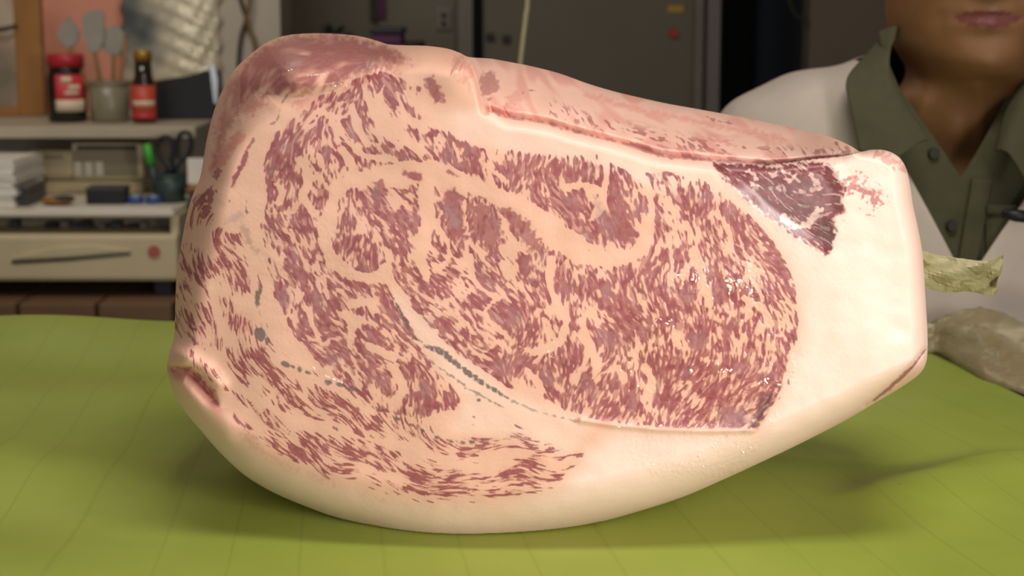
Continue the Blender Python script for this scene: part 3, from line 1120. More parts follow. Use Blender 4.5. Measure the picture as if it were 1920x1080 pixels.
d, p = dist_line([(1468, 408), (1490, 424), (1515, 422), (1535, 395)], 30)
LEAN *= sstep(5, 9, d + 2 * FINE)
stroke(LEAN, [(1552, 330), (1580, 352), (1620, 356), (1640, 380)], 12, 0.5, 10, 9)
stroke(RED, [(1600, 345), (1625, 355), (1640, 372)], 22, 0.7, 10, 8)
stroke(RED, [(1652, 290), (1672, 300), (1694, 314)], 14, 0.5, 10, 5)
blob(LEAN, [(1647, 355), (1655, 364), (1648, 362)], 0.7)
stroke(LEAN, [(1626, 758), (1655, 738), (1690, 708), (1715, 682), (1737, 653)], 6.5, 0.85, 2.5, 0.7, True)
# purple red muscle over the top left
tl = 0.7 * lic(noise_px(3.2), 18) + 0.4 * CL
TOPL = (0.45 + 0.55 * sstep(-1.3, 0.5, tl)) * sstep(-2.2, -0.6, tl) * sstep(-6, 14, smt + 3 * FINE)
LEAN = np.maximum(LEAN, TOPL * np.where(PX < 450, 0.55, 0.82))
blob(VEIL, TOPM, 0.10, 12, 3)
d, p = dist_line([(452, 250), (480, 195), (520, 182), (600, 178)], 20)
stroke(RED, [(560, 195), (640, 180), (700, 140), (760, 118)], 16, 0.35, 12, 5)
# roll: pink with speckles along its lower edge
rt = np.where(above, roll_t, -1)
RED = np.maximum(RED, np.where(above, 0.14 + 0.34 * sstep(-0.2, 1.8, lic(noise_px(5), 30) + 0.5 * noise_px(14)), 0))
sp = sstep(0.5, 1.0, N2 + 0.5 * CL) * np.exp(-((roll_t - 0.30) / 0.16) ** 2) * ((PX > 1030) & above)
LEAN = np.maximum(LEAN, 0.75 * sp)
sp = sstep(0.3, 1.1, CL2 + 0.4 * N2) * np.exp(-((roll_t - 0.06) / 0.10) ** 2) * (above & (PX > 1180))
LEAN = np.maximum(LEAN, 0.6 * sp)
stroke(RED, [(1100, 178), (1200, 205), (1300, 226), (1400, 246), (1470, 262)], 12, 0.5, 16, 2)
stroke(RED, [(1340, 262), (1380, 275), (1340, 258)], 6, 0.5, 6)
stroke(LEAN, [(1320, 216), (1345, 226), (1372, 232)], 3, 0.6, taper_=True)
stroke(LEAN, [(1568, 268), (1575, 280)], 4, 0.7)
stroke(LEAN, [(1586, 276), (1592, 286), (1570, 290)], 6, 0.6)
blob(LEAN, [(902, 142), (920, 134), (932, 140), (936, 160), (920, 182), (904, 178), (900, 160)], 0.6, 5, 4)
blob(RED, [(925, 196), (960, 192), (978, 204), (960, 220), (930, 206)], 0.6, 6, 3)
blob(RED, [(940, 180), (972, 168), (985, 188), (960, 200)], 0.45, 6, 3)
stroke(LEAN, [(946, 203), (955, 218)], 4, 0.7)
stroke(LEAN, [(980, 174), (988, 170), (1004, 170)], 3, 0.6)
stroke(LEAN, [(914, 190), (916, 210)], 2, 0.6)
blob(RED, [(846, 112), (866, 106), (884, 130), (880, 160), (862, 150), (858, 128)], 0.5, 10, 4)
# flush round muscles, in the pocket, in the fat
stroke(LEAN, [(x, y - 2) for x, y in GROOVE[1:]], 3.5, 0.6, 3, 1.2)  # dark red tissue, with the groove's shadow line painted in
flush = fblur(LEAN, 5) - 0.0
RED = np.maximum(RED, 0.22 * np.clip(flush * 1.4, 0, 1))
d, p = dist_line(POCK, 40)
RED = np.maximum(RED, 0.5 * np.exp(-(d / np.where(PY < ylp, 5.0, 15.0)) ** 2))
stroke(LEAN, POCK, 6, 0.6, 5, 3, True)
blob(RED, [(440, 590), (470, 600), (468, 625), (440, 612), (420, 590)], 0.45, 8, 4)
d, p = dist_line([(430, 790), (480, 840), (540, 875), (640, 915), (720, 935)], 30)
RED = np.maximum(RED, 0.22 * np.exp(-(d / 8) ** 2) * sstep(-0.5, 1, CL + FINE))
# bluish veil of membrane on parts of the lean
v_ = sstep(1.0, 2.2, 0.9 * CL2 + 0.7 * noise_px(10)) * (DEN > 0.3) * 0.24
VEIL = np.maximum(VEIL, v_)
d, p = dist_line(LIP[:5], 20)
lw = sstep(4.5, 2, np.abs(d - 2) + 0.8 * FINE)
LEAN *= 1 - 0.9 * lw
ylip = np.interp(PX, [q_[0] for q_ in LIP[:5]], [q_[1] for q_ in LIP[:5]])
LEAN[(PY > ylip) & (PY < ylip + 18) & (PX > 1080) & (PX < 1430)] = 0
VEIL[:] = np.maximum(VEIL, 0.09 * (LEAN > 0.3) * sstep(0, 2, noise_px(8)))
blob(VEIL, [(425, 405), (455, 392), (458, 405), (440, 418), (420, 418)], 0.45, 6, 2)
blob(VEIL, [(836, 385), (856, 400), (862, 425), (845, 425)], 0.6, 9, 2)
blob(VEIL, [(1118, 372), (1136, 400), (1136, 430), (1120, 410)], 0.55, 10, 2)
blob(GREY, [(1428, 744), (1452, 738), (1440, 770), (1414, 803), (1408, 800)], 0.55, 5, 3)
blob(VEIL, [(1350, 770), (1400, 760), (1412, 800), (1340, 802)], 0.5, 12, 8)
# the cream outer fat
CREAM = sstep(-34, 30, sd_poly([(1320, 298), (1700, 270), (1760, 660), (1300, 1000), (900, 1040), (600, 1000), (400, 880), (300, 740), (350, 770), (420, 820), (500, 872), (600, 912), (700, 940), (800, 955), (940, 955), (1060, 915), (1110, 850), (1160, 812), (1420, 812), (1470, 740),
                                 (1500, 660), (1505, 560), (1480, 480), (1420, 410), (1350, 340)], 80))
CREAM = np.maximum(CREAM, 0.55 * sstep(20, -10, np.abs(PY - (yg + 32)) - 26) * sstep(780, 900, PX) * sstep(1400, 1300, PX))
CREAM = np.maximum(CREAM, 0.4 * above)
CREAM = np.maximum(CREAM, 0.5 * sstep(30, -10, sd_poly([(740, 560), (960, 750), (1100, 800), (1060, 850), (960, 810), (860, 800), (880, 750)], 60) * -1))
WET = np.zeros((ny, nx))
blob(WET, [(1290, 500), (1400, 500), (1440, 560), (1480, 660), (1440, 780), (1300, 790), (1240, 720), (1180, 600)], 0.8, 40, 8)
blob(WET, LOW, 0.35, 30, 6)
blob(WET, [(1180, 820), (1420, 815), (1380, 880), (1220, 890)], 0.6, 20, 6)
blob(WET, [(520, 130), (760, 110), (700, 170), (540, 185)], 0.5, 20, 4)

# ---- front shell in the world
vid = -np.ones((ny, nx), np.int64)
fj, fi = np.nonzero(cell)
uid = np.nonzero(used.ravel())[0]
vid.ravel()[uid] = np.arange(len(uid))
front = at_np(VP[uid, 0], VP[uid, 1], Y0 + D.ravel()[uid])
FQ = np.stack([vid[fj, fi], vid[fj + 1, fi], vid[fj + 1, fi + 1], vid[fj, fi + 1]], -1)
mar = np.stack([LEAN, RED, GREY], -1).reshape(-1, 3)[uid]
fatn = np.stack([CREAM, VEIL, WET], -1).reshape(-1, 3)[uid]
# ---- boundary loop
ed = np.concatenate([FQ[:, [k, (k + 1) % 4]] for k in range(4)])
key = np.sort(ed, 1)
kk = key[:, 0] * len(uid) + key[:, 1]
u_, idx_, cnt = np.unique(kk, return_index=True, return_counts=True)
be = ed[idx_[cnt == 1]]
nxt = {int(a): int(b) for a, b in be}
loops = []
while nxt:
    s0 = next(iter(nxt))
    lp = [s0]
    cur = nxt.pop(s0)
    while cur != s0 and cur in nxt:
        lp.append(cur)
        cur = nxt.pop(cur)
    loops.append(lp)
loop = np.array(max(loops, key=len))
# ---- body behind: rings that go back and close
bpx = VP[uid[loop]]
bY = Y0 + D.ravel()[uid[loop]]
rings = [front[loop]]
NL = len(loop)
Yback = Y0 + 0.235
for k, (sc, f) in enumerate([(.999, .03), (.996, .08), (.99, .18), (.98, .32), (.965, .5), (.94, .68), (.90, .82), (.82, .92), (.66, .97), (.4, 1.0), (.12, 1.0)]):
    yy = bY + (np.maximum(Yback, bY + 0.02) - bY) * f
    pxx = CX + (bpx[:, 0] - CX) * sc
    pyy = CY + 60 + (bpx[:, 1] - CY - 60) * sc
    rings.append(at_np(pxx, pyy, yy))
back = np.concatenate(rings)
back[:, 2] = np.maximum(back[:, 2], 0.0012)
front[:, 2] = np.maximum(front[:, 2], 0.0012)
nr = len(rings)
BQ = []
L0 = np.arange(NL)
L1 = (L0 + 1) % NL
for k in range(nr - 1):
    BQ.append(np.stack([k * NL + L0, k * NL + L1, (k + 1) * NL + L1, (k + 1) * NL + L0], -1))
BQ = np.concatenate(BQ)[:, ::-1]
back = np.concatenate([back, rings[-1].mean(0, keepdims=True)])
BT = np.stack([(nr - 1) * NL + L0, np.full(NL, nr * NL), np.full(NL, nr * NL), (nr - 1) * NL + L1], -1)

base = at(850, 1010, Y0 + 0.05)
beef = thing('beef_block', 'huge marbled block of raw beef standing on the green sheet', 'meat', (base.x, base.y, 0.0))


def meat_part(name, V, Q_, a, b, m):
    u, inv = np.unique(Q_, return_inverse=True)
    o = np_mesh(name, V[u], inv.reshape(Q_.shape), m, beef)
    for nm, arr in (('marble', a[u]), ('fatness', b[u])):
        at2 = o.data.attributes.new(nm, 'FLOAT_COLOR', 'POINT')
        at2.data.foreach_set('color', np.concatenate([arr, np.ones((len(arr), 1))], 1).astype(np.float32).ravel())
    return o


cc = np.stack([PX[fj, fi] + ST_ / 2, PY[fj, fi] + ST_ / 2], -1)
pid = np.zeros(len(FQ), int)
TRIp = TRI
for k, pl in ((5, TOPM), (1, CAP), (2, EYE), (3, LOW), (4, FLANK), (6, TRIp)):
    pid[(pid == 0) & inside(cc, pl)] = k
pid[above[fj, fi] & (pid == 0)] = 7
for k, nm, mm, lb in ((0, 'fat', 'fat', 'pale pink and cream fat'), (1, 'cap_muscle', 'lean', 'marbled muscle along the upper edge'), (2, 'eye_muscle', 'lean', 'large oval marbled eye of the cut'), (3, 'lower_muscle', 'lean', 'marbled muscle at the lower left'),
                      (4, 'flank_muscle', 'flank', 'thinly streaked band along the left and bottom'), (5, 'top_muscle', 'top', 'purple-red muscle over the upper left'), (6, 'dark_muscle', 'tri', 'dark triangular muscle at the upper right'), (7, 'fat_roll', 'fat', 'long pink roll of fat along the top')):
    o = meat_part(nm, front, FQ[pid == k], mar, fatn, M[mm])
    o['label'] = lb
nb = len(back)
bl = np.zeros((nb, 3))
for k in range(nr):
    bl[k * NL:(k + 1) * NL] = mar[loop] * max(0.0, 1 - k * 0.16)
bfat = np.zeros((nb, 3))
for k in range(nr):
    bfat[k * NL:(k + 1) * NL] = fatn[loop]
bfat[-1] = 0.5
o = meat_part('rear_fat', back, np.concatenate([BQ]), bl, bfat, M['fat'])

# opaque pale beads, coloured to stand in for glints of moisture
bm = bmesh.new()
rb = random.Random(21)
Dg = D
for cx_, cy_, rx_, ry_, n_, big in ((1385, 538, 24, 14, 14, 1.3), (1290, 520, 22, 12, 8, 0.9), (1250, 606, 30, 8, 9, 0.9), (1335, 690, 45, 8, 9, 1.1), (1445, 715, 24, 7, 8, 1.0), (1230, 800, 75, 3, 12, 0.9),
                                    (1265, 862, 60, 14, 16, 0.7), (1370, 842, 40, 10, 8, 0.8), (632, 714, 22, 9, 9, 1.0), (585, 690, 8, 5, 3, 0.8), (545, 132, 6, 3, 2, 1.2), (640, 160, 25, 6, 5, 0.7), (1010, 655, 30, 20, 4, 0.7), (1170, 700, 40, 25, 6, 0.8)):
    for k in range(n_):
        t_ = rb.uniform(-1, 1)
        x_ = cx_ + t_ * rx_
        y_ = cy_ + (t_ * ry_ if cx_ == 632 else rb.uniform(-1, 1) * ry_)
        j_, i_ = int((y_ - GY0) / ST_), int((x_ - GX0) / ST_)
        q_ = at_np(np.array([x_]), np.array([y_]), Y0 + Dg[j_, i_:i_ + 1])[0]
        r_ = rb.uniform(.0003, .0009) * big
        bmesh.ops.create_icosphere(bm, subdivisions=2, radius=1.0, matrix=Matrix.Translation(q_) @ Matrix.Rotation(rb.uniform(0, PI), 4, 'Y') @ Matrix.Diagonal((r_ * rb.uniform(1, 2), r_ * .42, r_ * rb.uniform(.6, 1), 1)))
wm = NT('pale_glint')
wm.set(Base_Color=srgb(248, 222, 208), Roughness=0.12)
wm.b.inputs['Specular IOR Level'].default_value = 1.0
wo = link_mesh('glint_beads', bm, wm.m, beef, True)
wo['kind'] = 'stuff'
wo['label'] = 'opaque pale beads standing in for wet glints on the cut face'

# ------------------------------------------------------------------ plastic film and wrap beside the beef
def crumple(name, grid, m, thick, parent=None):
    """grid: 2-D list of Vectors"""
    nyy, nxx = len(grid), len(grid[0])
    bm = bmesh.new()
    vs = [[bm.verts.new(v) for v in row] for row in grid]
    for j in range(nyy - 1):
        for i in range(nxx - 1):
            bm.faces.new((vs[j][i], vs[j][i + 1], vs[j + 1][i + 1], vs[j + 1][i]))
    o = link_mesh(name, bm, m, parent, True)
    s = o.modifiers.new('thickness', 'SOLIDIFY')
    s.thickness = thick
    return o


rw = random.Random(3)
top = catmull([(1700, 462), (1740, 474), (1790, 483), (1840, 490), (1868, 482), (1883, 478)], 6)
bot = catmull([(1700, 535), (1735, 540), (1775, 548), (1812, 545), (1850, 553), (1866, 552)], 6)
grid = []
NJ = 14
for j in range(NJ + 1):
    row = []
    for i, (a, b) in enumerate(zip(top, bot)):
        t = j / NJ
        p = a * (1 - t) + b * t
        u = i / (len(top) - 1)
        yv = 1.015 + 0.025 * u + 0.004 * math.sin(5 * t + 7 * u) + 0.016 * abs(((2.2 * u + 1.6 * t) % 1) - 0.5) - 0.014 * abs(((1.7 * u - 1.3 * t + 5) % 1) - 0.5) + rw.uniform(-1, 1) * 0.0006
        row.append(at(p[0], p[1], yv))
    grid.append(row)
wr = crumple('plastic_wrap', grid, M['wrap'], 0.0005)
for p in wr.data.polygons:
    p.use_smooth = False
tag(wr, 'crumpled translucent olive tail of plastic wrap sticking out behind the beef', 'plastic wrap')

# heap of greyish film, rounded over whatever it covers
bm = bmesh.new()
rw = random.Random(5)
fx0, fx1 = at(1640, 640, 1.25).x, at(2080, 640, 1.25).x
nxx, nyy = 44, 22
vs = []
for j in range(nyy + 1):
    row = []
    v = j / nyy
    for i in range(nxx + 1):
        u = i / nxx
        px = 1722 + 358 * u
        ytop = np.interp(px, [1640, 1740, 1790, 1830, 1870, 1920, 2080], [640, 616, 596, 584, 588, 604, 650])
        zt = at(px, ytop, 1.44).z
        e0x = np.interp(px, [1640, 1700, 1760, 1840, 1920, 2080], [612, 640, 670, 716, 742, 800])
        yf = min(on_z(px, e0x, -0.002).y, 1.44)
        yf = max(yf, 1.05)
        Yv = yf + (1.468 - yf) * v
        prof = math.sin(min(1.0, v / 0.82) * PI / 2) ** 0.75 if v < 0.82 else max(0.0, math.cos((v - 0.82) / 0.18 * PI / 2)) ** 0.5
        zv = zt * prof + (0.003 * math.sin(9 * u + 14 * v) + rw.uniform(-1, 1) * 0.0018 + 0.004 * abs((3.1 * u + 1.7 * v) % 1 - .5) - 0.004 * abs((2.3 * u - 2.9 * v + 5) % 1 - .5)) * min(1, 4 * v) * (1 if v < 0.95 else 0)
        P = at(px, 640, Yv)
        row.append(bm.verts.new((P.x, Yv, max(0.001 if v > 0.02 else -0.003, zv))))
    vs.append(row)
for j in range(nyy):
    for i in range(nxx):
        bm.faces.new((vs[j][i], vs[j][i + 1], vs[j + 1][i + 1], vs[j + 1][i]))
heap = link_mesh('plastic_film', bm, M['film'], None, True)
s = heap.modifiers.new('thickness', 'SOLIDIFY')
s.thickness = 0.0006
tag(heap, 'greyish brown crumpled plastic film lying on the table beside the green sheet', 'plastic film')

# ------------------------------------------------------------------ the man behind the table
PO = 0.11                           # everything on the man stands this much further back
PXC, PYC = 0.405, 1.61              # neck axis
ZC = 0.241                          # chin height
person = thing('person', 'man in a white coat over an olive collared shirt sitting behind the beef', 'person', (PXC, PYC, FZ))


def loft(bm, secs, seg=56):
    """secs: (z, cx, cy, half width, front, back, exponent)"""
    rings = []
    for z, cx, cy, w, f, b, p in secs:
        r = []
        for k in range(seg):
            a = 2 * PI * k / seg
            sx, cz = math.sin(a), math.cos(a)
            ex = 2.0 / p
            x = w * math.copysign(abs(sx) ** ex, sx)
            y = (-f if cz > 0 else b) * abs(cz) ** ex
            r.append(bm.verts.new((cx + x, cy + y, z)))
        rings.append(r)
    for a, b in zip(rings, rings[1:]):
        for k in range(seg):
            k2 = (k + 1) % seg
            bm.faces.new((a[k], a[k2], b[k2], b[k]))
    bm.faces.new(rings[0][::-1])
    bm.faces.new(rings[-1])
    return rings


def sec_interp(secs, n):
    out = []
    arr = np.array(secs)
    c = catmull(arr, n)
    return [tuple(v) for v in c]


HX = PXC + 0.031                   # head turned and shifted a little to the right
hy = PYC
# head, neck and trunk as one loft, heights relative to the chin
HEAD = [(-.62, PXC, hy + .02, .15, .10, .11, 2.2), (-.45, PXC, hy + .02, .15, .11, .11, 2.3), (-.28, PXC, hy + .02, .165, .105, .11, 2.3), (-.17, PXC, hy + .02, .175, .085, .10, 2.2), (-.125, PXC, hy + .02, .15, .06, .085, 2.0),
        (-.10, PXC, hy + .015, .098, .050, .075, 2.0), (-.082, PXC + .002, hy + .012, .070, .046, .068, 2.0), (-.055, PXC + .005, hy + .005, .062, .050, .066, 2.0), (-.03, PXC + .010, hy, .060, .056, .070, 2.0),
        (-.012, HX - .004, hy, .059, .072, .078, 1.95), (0.0, HX, hy, .060, .094, .084, 1.85), (.012, HX, hy, .067, .103, .088, 1.85), (.028, HX, hy, .076, .104, .092, 1.9), (.05, HX, hy, .081, .104, .097, 2.0), (.075, HX, hy, .082, .103, .10, 2.05),
        (.10, HX, hy, .083, .098, .102, 2.1), (.125, HX, hy, .083, .100, .104, 2.1), (.16, HX, hy, .082, .098, .104, 2.1), (.19, HX, hy, .073, .084, .095, 2.1), (.212, HX, hy, .052, .058, .07, 2.0), (.224, HX, hy, .022, .025, .03, 2.0)]
secs = [(z + ZC,) + tuple(r) for z, *r in HEAD]
bm = bmesh.new()
loft(bm, sec_interp(secs, 5), 72)
YAW = math.radians(-8)


def face(u, v):
    """deformation of the front of the head; u across (m, + = image right), v above chin"""
    g = lambda cu, cv, su, sv: math.exp(-((u - cu) / su) ** 2 - ((v - cv) / sv) ** 2)
    d = 0.0
    d += 0.020 * g(0, .082, .011, .014) + 0.013 * g(0, .105, .008, .022)          # nose
    d += 0.006 * g(.013, .078, .007, .007) + 0.006 * g(-.013, .078, .007, .007)   # nostril wings
    d += 0.0045 * g(0, .0545, .021, .005) + 0.0055 * g(0, .0435, .018, .006)        # lips
    d -= 0.0085 * g(0, .0495, .028, .0024)                                        # mouth line
    d -= 0.0020 * g(0, .0325, .020, .006)                                         # under the lip
    d += 0.004 * g(0, .010, .020, .011)                                           # chin
    d -= 0.010 * (g(.032, .118, .015, .010) + g(-.032, .118, .015, .010))         # eye sockets
    d += 0.004 * (g(.032, .135, .020, .006) + g(-.032, .135, .020, .006))         # brows
    d += 0.004 * (g(.045, .085, .018, .014) + g(-.045, .085, .018, .014))         # cheekbones
    d -= 0.0022 * (g(.040, .045, .006, .018) + g(-.040, .045, .006, .018))          # folds beside the mouth
    d -= 0.002 * (g(.030, .068, .006, .010) + g(-.030, .068, .006, .010))
    return d


for v in bm.verts:
    zz = v.co.z - ZC
    if zz > -0.03 and v.co.y < hy:
        fw = min(1.0, (hy - v.co.y) / 0.05)
        v.co.y -= face(v.co.x - HX, zz) * fw
# Adam's apple and sinews of the neck
for v in bm.verts:
    zz = v.co.z - ZC
    if -0.12 < zz < -0.01 and v.co.y < hy:
        v.co.y -= 0.007 * math.exp(-((v.co.x - PXC - .008) / .012) ** 2 - ((zz + .055) / .016) ** 2)
        for s_ in (-1, 1):
            v.co.y -= 0.005 * math.exp(-((v.co.x - PXC - s_ * (.018 - zz * 0.25)) / .007) ** 2)
for v in bm.verts:
    zz = v.co.z - ZC
    w_ = min(1, max(0, (zz + 0.03) / 0.04))
    a = YAW * w_
    x, y = v.co.x - HX, v.co.y - hy
    v.co.x = HX + x * math.cos(a) - y * math.sin(a)
    v.co.y = hy + x * math.sin(a) + y * math.cos(a)
# ears
for s_ in (-1, 1):
    ec = Vector((HX + s_ * 0.084 * math.cos(YAW), hy + 0.012 + s_ * 0.084 * math.sin(YAW), ZC + .10))
    bmesh.ops.create_uvsphere(bm, u_segments=16, v_segments=10, radius=1.0, matrix=Matrix.Translation(ec) @ Matrix.Rotation(YAW + s_ * 0.4, 4, 'Z') @ Matrix.Diagonal((.008, .020, .032, 1)))
# arms, hands in the lap
SHZ = ZC - 0.10
hands = []
for s_ in (-1, 1):
    sh = Vector((PXC + s_ * 0.165, PYC + .02, SHZ))
    el = Vector((PXC + s_ * 0.215, PYC + .02, SHZ - .28))
    wri = Vector((PXC + s_ * 0.07, PYC - .12 + .02, SHZ - .40))
    path = catmull([sh, sh.lerp(el, .5) + Vector((s_ * .012, 0, 0)), el, el.lerp(wri, .5), wri], 5)
    n = len(path)
    bm_tube(bm, path, [float(np.interp(i / (n - 1), [0, .25, .5, .65, 1], [.052, .047, .040, .041, .027])) for i in range(n)], 14)
    dv = Vector((-s_ * 0.8, -0.55, -0.15)).normalized()
    sd_ = dv.cross(Vector((0, 0, 1))).normalized()
    palm = [wri - dv * .01, wri + dv * .03, wri + dv * .085]
    bmesh.ops.create_uvsphere(bm, u_segments=16, v_segments=10, radius=1.0, matrix=Matrix.Translation(wri + dv * .045) @ dv.to_track_quat('X', 'Z').to_matrix().to_4x4() @ Matrix.Diagonal((.055, .042, .017, 1)))
    for q in range(4):
        o0 = wri + dv * .075 + sd_ * (q - 1.5) * .021
        Lf = (.068, .078, .074, .058)[q]
        pts = [o0, o0 + dv * Lf * .5 + Vector((0, 0, -.006)), o0 + dv * Lf * .8 + Vector((0, 0, -.020)), o0 + dv * Lf + Vector((0, 0, -.036))]
        bm_tube(bm, catmull(pts, 3), [.0095] * 9 + [.006], 10)
    o0 = wri + dv * .02 - sd_ * .03 * (1 if s_ > 0 else -1)
    t_ = (-sd_ * (1 if s_ > 0 else -1) * .7 + dv * .7).normalized()
    bm_tube(bm, catmull([o0, o0 + t_ * .03, o0 + t_ * .052 + dv * .01, o0 + t_ * .06 + dv * .022], 3), [.012] * 6 + [.0105] * 3 + [.007], 10)
body = link_mesh('body', bm, M['skin'], person, True)
rm = body.modifiers.new('remesh', 'REMESH')
rm.mode = 'VOXEL'
rm.voxel_size = 0.0034
sm = body.modifiers.new('smooth', 'SMOOTH')
sm.iterations = 2
dg = bpy.context.evaluated_depsgraph_get()
dg.update()
nm_ = bpy.data.meshes.new_from_object(body.evaluated_get(dg))
body.modifiers.clear()
body.data = nm_
body.data.materials.clear()
body.data.materials.append(M['skin'])
nv = len(nm_.vertices)
co = np.zeros(nv * 3, np.float32)
nm_.vertices.foreach_get('co', co)
co = co.reshape(-1, 3)
lx = (co[:, 0] - HX) * math.cos(YAW) + (co[:, 1] - hy) * math.sin(YAW)
lz = co[:, 2] - ZC
half = 0.029
t_ = np.clip(1 - (lx / half) ** 2, 0, 1)
up = .0495 + .0045 * t_ ** 0.8
lo = .0495 - .0085 * t_ ** 0.8
lipm = ((lz < up + .001) & (lz > lo - .001) & (np.abs(lx) < half) & (co[:, 1] < hy - .05)).astype(np.float32)
at3 = nm_.attributes.new('lips', 'FLOAT', 'POINT')
at3.data.foreach_set('value', lipm * 0.9)
nm_.polygons.foreach_set('use_smooth', np.ones(len(nm_.polygons), bool))

# eyes and hair lie above the frame
for s_ in (-1, 1):
    lx_, ly_ = s_ * .032, -.0765
    ex = HX + lx_ * math.cos(YAW) - ly_ * math.sin(YAW)
    ey = hy + lx_ * math.sin(YAW) + ly_ * math.cos(YAW)
    bm = bmesh.new()
    bmesh.ops.create_uvsphere(bm, u_segments=16, v_segments=10, radius=.0115, matrix=Matrix.Translation((ex, ey, ZC + .117)))
    eo = link_mesh('eye', bm, M['eye'], person, True)
    bm = bmesh.new()
    bmesh.ops.create_uvsphere(bm, u_segments=12, v_segments=8, radius=.0058, matrix=Matrix.Translation((ex + .0015, ey - .0075, ZC + .117)))
    link_mesh('iris', bm, M['iris'], eo, True)
bm = bmesh.new()
hs = [(z + ZC, HX, hy + .006, w * 1.05, f * (1.03 if z > .165 else .30), b * 1.06, 2.0) for z, w, f, b in ((.085, .078, .085, .100), (.12, .083, .09, .106), (.155, .083, .092, .106), (.17, .082, .092, .104), (.19, .075, .086, .098), (.212, .056, .062, .074), (.228, .026, .03, .034))]
loft(bm, sec_interp(hs, 4), 40)
link_mesh('hair', bm, M['hair'], person, True)

# shirt: a shell with an open neck
SHIRT = [(-.60, .165, .118, .125), (-.40, .170, .125, .125), (-.25, .185, .120, .122), (-.13, .190, .100, .112), (-.075, .180, .090, .100), (-.050, .160, .080, .096), (-.030, .125, .072, .090), (-.012, .088, .066, .084)]


def shell(secs, dx, dyf, dyb, seg, cut, planes, name, m, thick, bulge=None):
    bm = bmesh.new()
    ss = sec_interp([(z + ZC, PXC, hy + .02, w + dx, f + dyf, b + dyb, 2.25) for z, w, f, b in secs], 8)
    rings = []
    for z, cx, cy, w, f, b, p in ss:
        r = []
        for k in range(seg):
            a = 2 * PI * k / seg
            sx, cz = math.sin(a), math.cos(a)
            x = w * math.copysign(abs(sx) ** (2 / p), sx)
            y = (-f if cz > 0 else b) * abs(cz) ** (2 / p)
            q = Vector((cx + x, cy + y, z))
            if bulge:
                q = bulge(q)
            r.append(bm.verts.new(q))
        rings.append(r)
    for a, b in zip(rings, rings[1:]):
        for k in range(seg):
            k2 = (k + 1) % seg
            bm.faces.new((a[k], a[k2], b[k2], b[k]))
    for pco, pno in planes:
        bmesh.ops.bisect_plane(bm, geom=list(bm.verts) + list(bm.edges) + list(bm.faces), plane_co=pco, plane_no=pno)
    bmesh.ops.delete(bm, geom=[f for f in bm.faces if cut(f.calc_center_median())], context='FACES')
    for v in [v for v in bm.verts if not v.link_faces]:
        bm.verts.remove(v)
    o = link_mesh(name, bm, m, person, True)
    s = o.modifiers.new('thickness', 'SOLIDIFY')
    s.thickness = thick
    s.offset = 0
    return o


NV = at(1815, 338, 1.51)            # bottom of the open collar
NVx, NVz = NV.x, NV.z


def line_plane(p, q):
    """plane through two points, holding the view-depth direction of the opening"""
    v = Vector((q.x - p.x, 0, q.z - p.z)).normalized()
    return p, Vector((v.z, 0, -v.x))


SO = 0.66
sl = line_plane(NV, NV + Vector((-SO, 0, 1)))
sr = line_plane(NV, NV + Vector((SO, 0, 1)))


def shirt_cut(c):
    return c.y < hy and c.z > NVz and abs(c.x - NVx) < (c.z - NVz) * SO


shell(SHIRT, 0, 0, 0, 160, shirt_cut, (sl, sr, (Vector((0, hy, 0)), Vector((0, 1, 0)))), 'shirt', M['shirt'], .0015)


# collar leaves (front plane pieces with thickness), from the pixel outline at the depth of the neck front
def strip(name, rows, m, thick=.003, parent=person):
    """rows of points (px, py, Y); a smooth ruled patch between them"""
    g = [[at(p[0], p[1], p[2] + PO) for p in catmull(r, 6)] for r in rows]
    gg = []
    for i in range(len(g[0])):
        colp = catmull([r[i] for r in g], 5)
        gg.append([Vector(v) for v in colp])
    return crumple(name, gg, m, thick, parent)


# left leaf: outer edge, middle, roll line at the neck
strip('collar', [
    [(1664, 55, 1.50), (1625, 100, 1.455), (1588, 146, 1.425), (1592, 190, 1.405), (1602, 240, 1.393), (1610, 282, 1.385)],
    [(1672, 52, 1.485), (1645, 110, 1.435), (1625, 170, 1.41), (1640, 225, 1.39), (1655, 270, 1.382), (1668, 300, 1.378)],
    [(1680, 49, 1.47), (1668, 110, 1.43), (1672, 165, 1.41), (1696, 215, 1.395), (1712, 245, 1.388), (1722, 268, 1.384)],
    [(1648, 62, 1.475), (1655, 90, 1.455), (1676, 140, 1.43), (1700, 195, 1.408), (1728, 238, 1.394), (1740, 262, 1.388)]], M['shirt'], .002)
strip('collar', [
    [(1935, 120, 1.46), (1905, 175, 1.44), (1886, 215, 1.42), (1876, 250, 1.405), (1868, 285, 1.396)],
    [(1965, 125, 1.44), (1925, 180, 1.42), (1912, 225, 1.40), (1900, 255, 1.39), (1890, 288, 1.384)],
    [(2000, 150, 1.43), (1970, 210, 1.41), (1955, 270, 1.395), (1940, 320, 1.385), (1925, 345, 1.38)]], M['shirt'], .002)
# inner collar stand (dark inside of the collar around the neck)
bm = bmesh.new()
g = []
for k in range(41):
    a = -PI * 0.78 + 2 * PI * 0.78 * k / 40           # around the back
    g.append([Vector((PXC + .022 + (.066 + .004 * h) * math.sin(a), hy + .012 + (.072 + .006 * h) * math.cos(a), ZC - .090 + .125 * h - .22 * h * max(0, abs(a) / PI - .36))) for h in (0, .33, .66, 1)])
crumple('collar_stand', g, M['shirt'], .002, person)
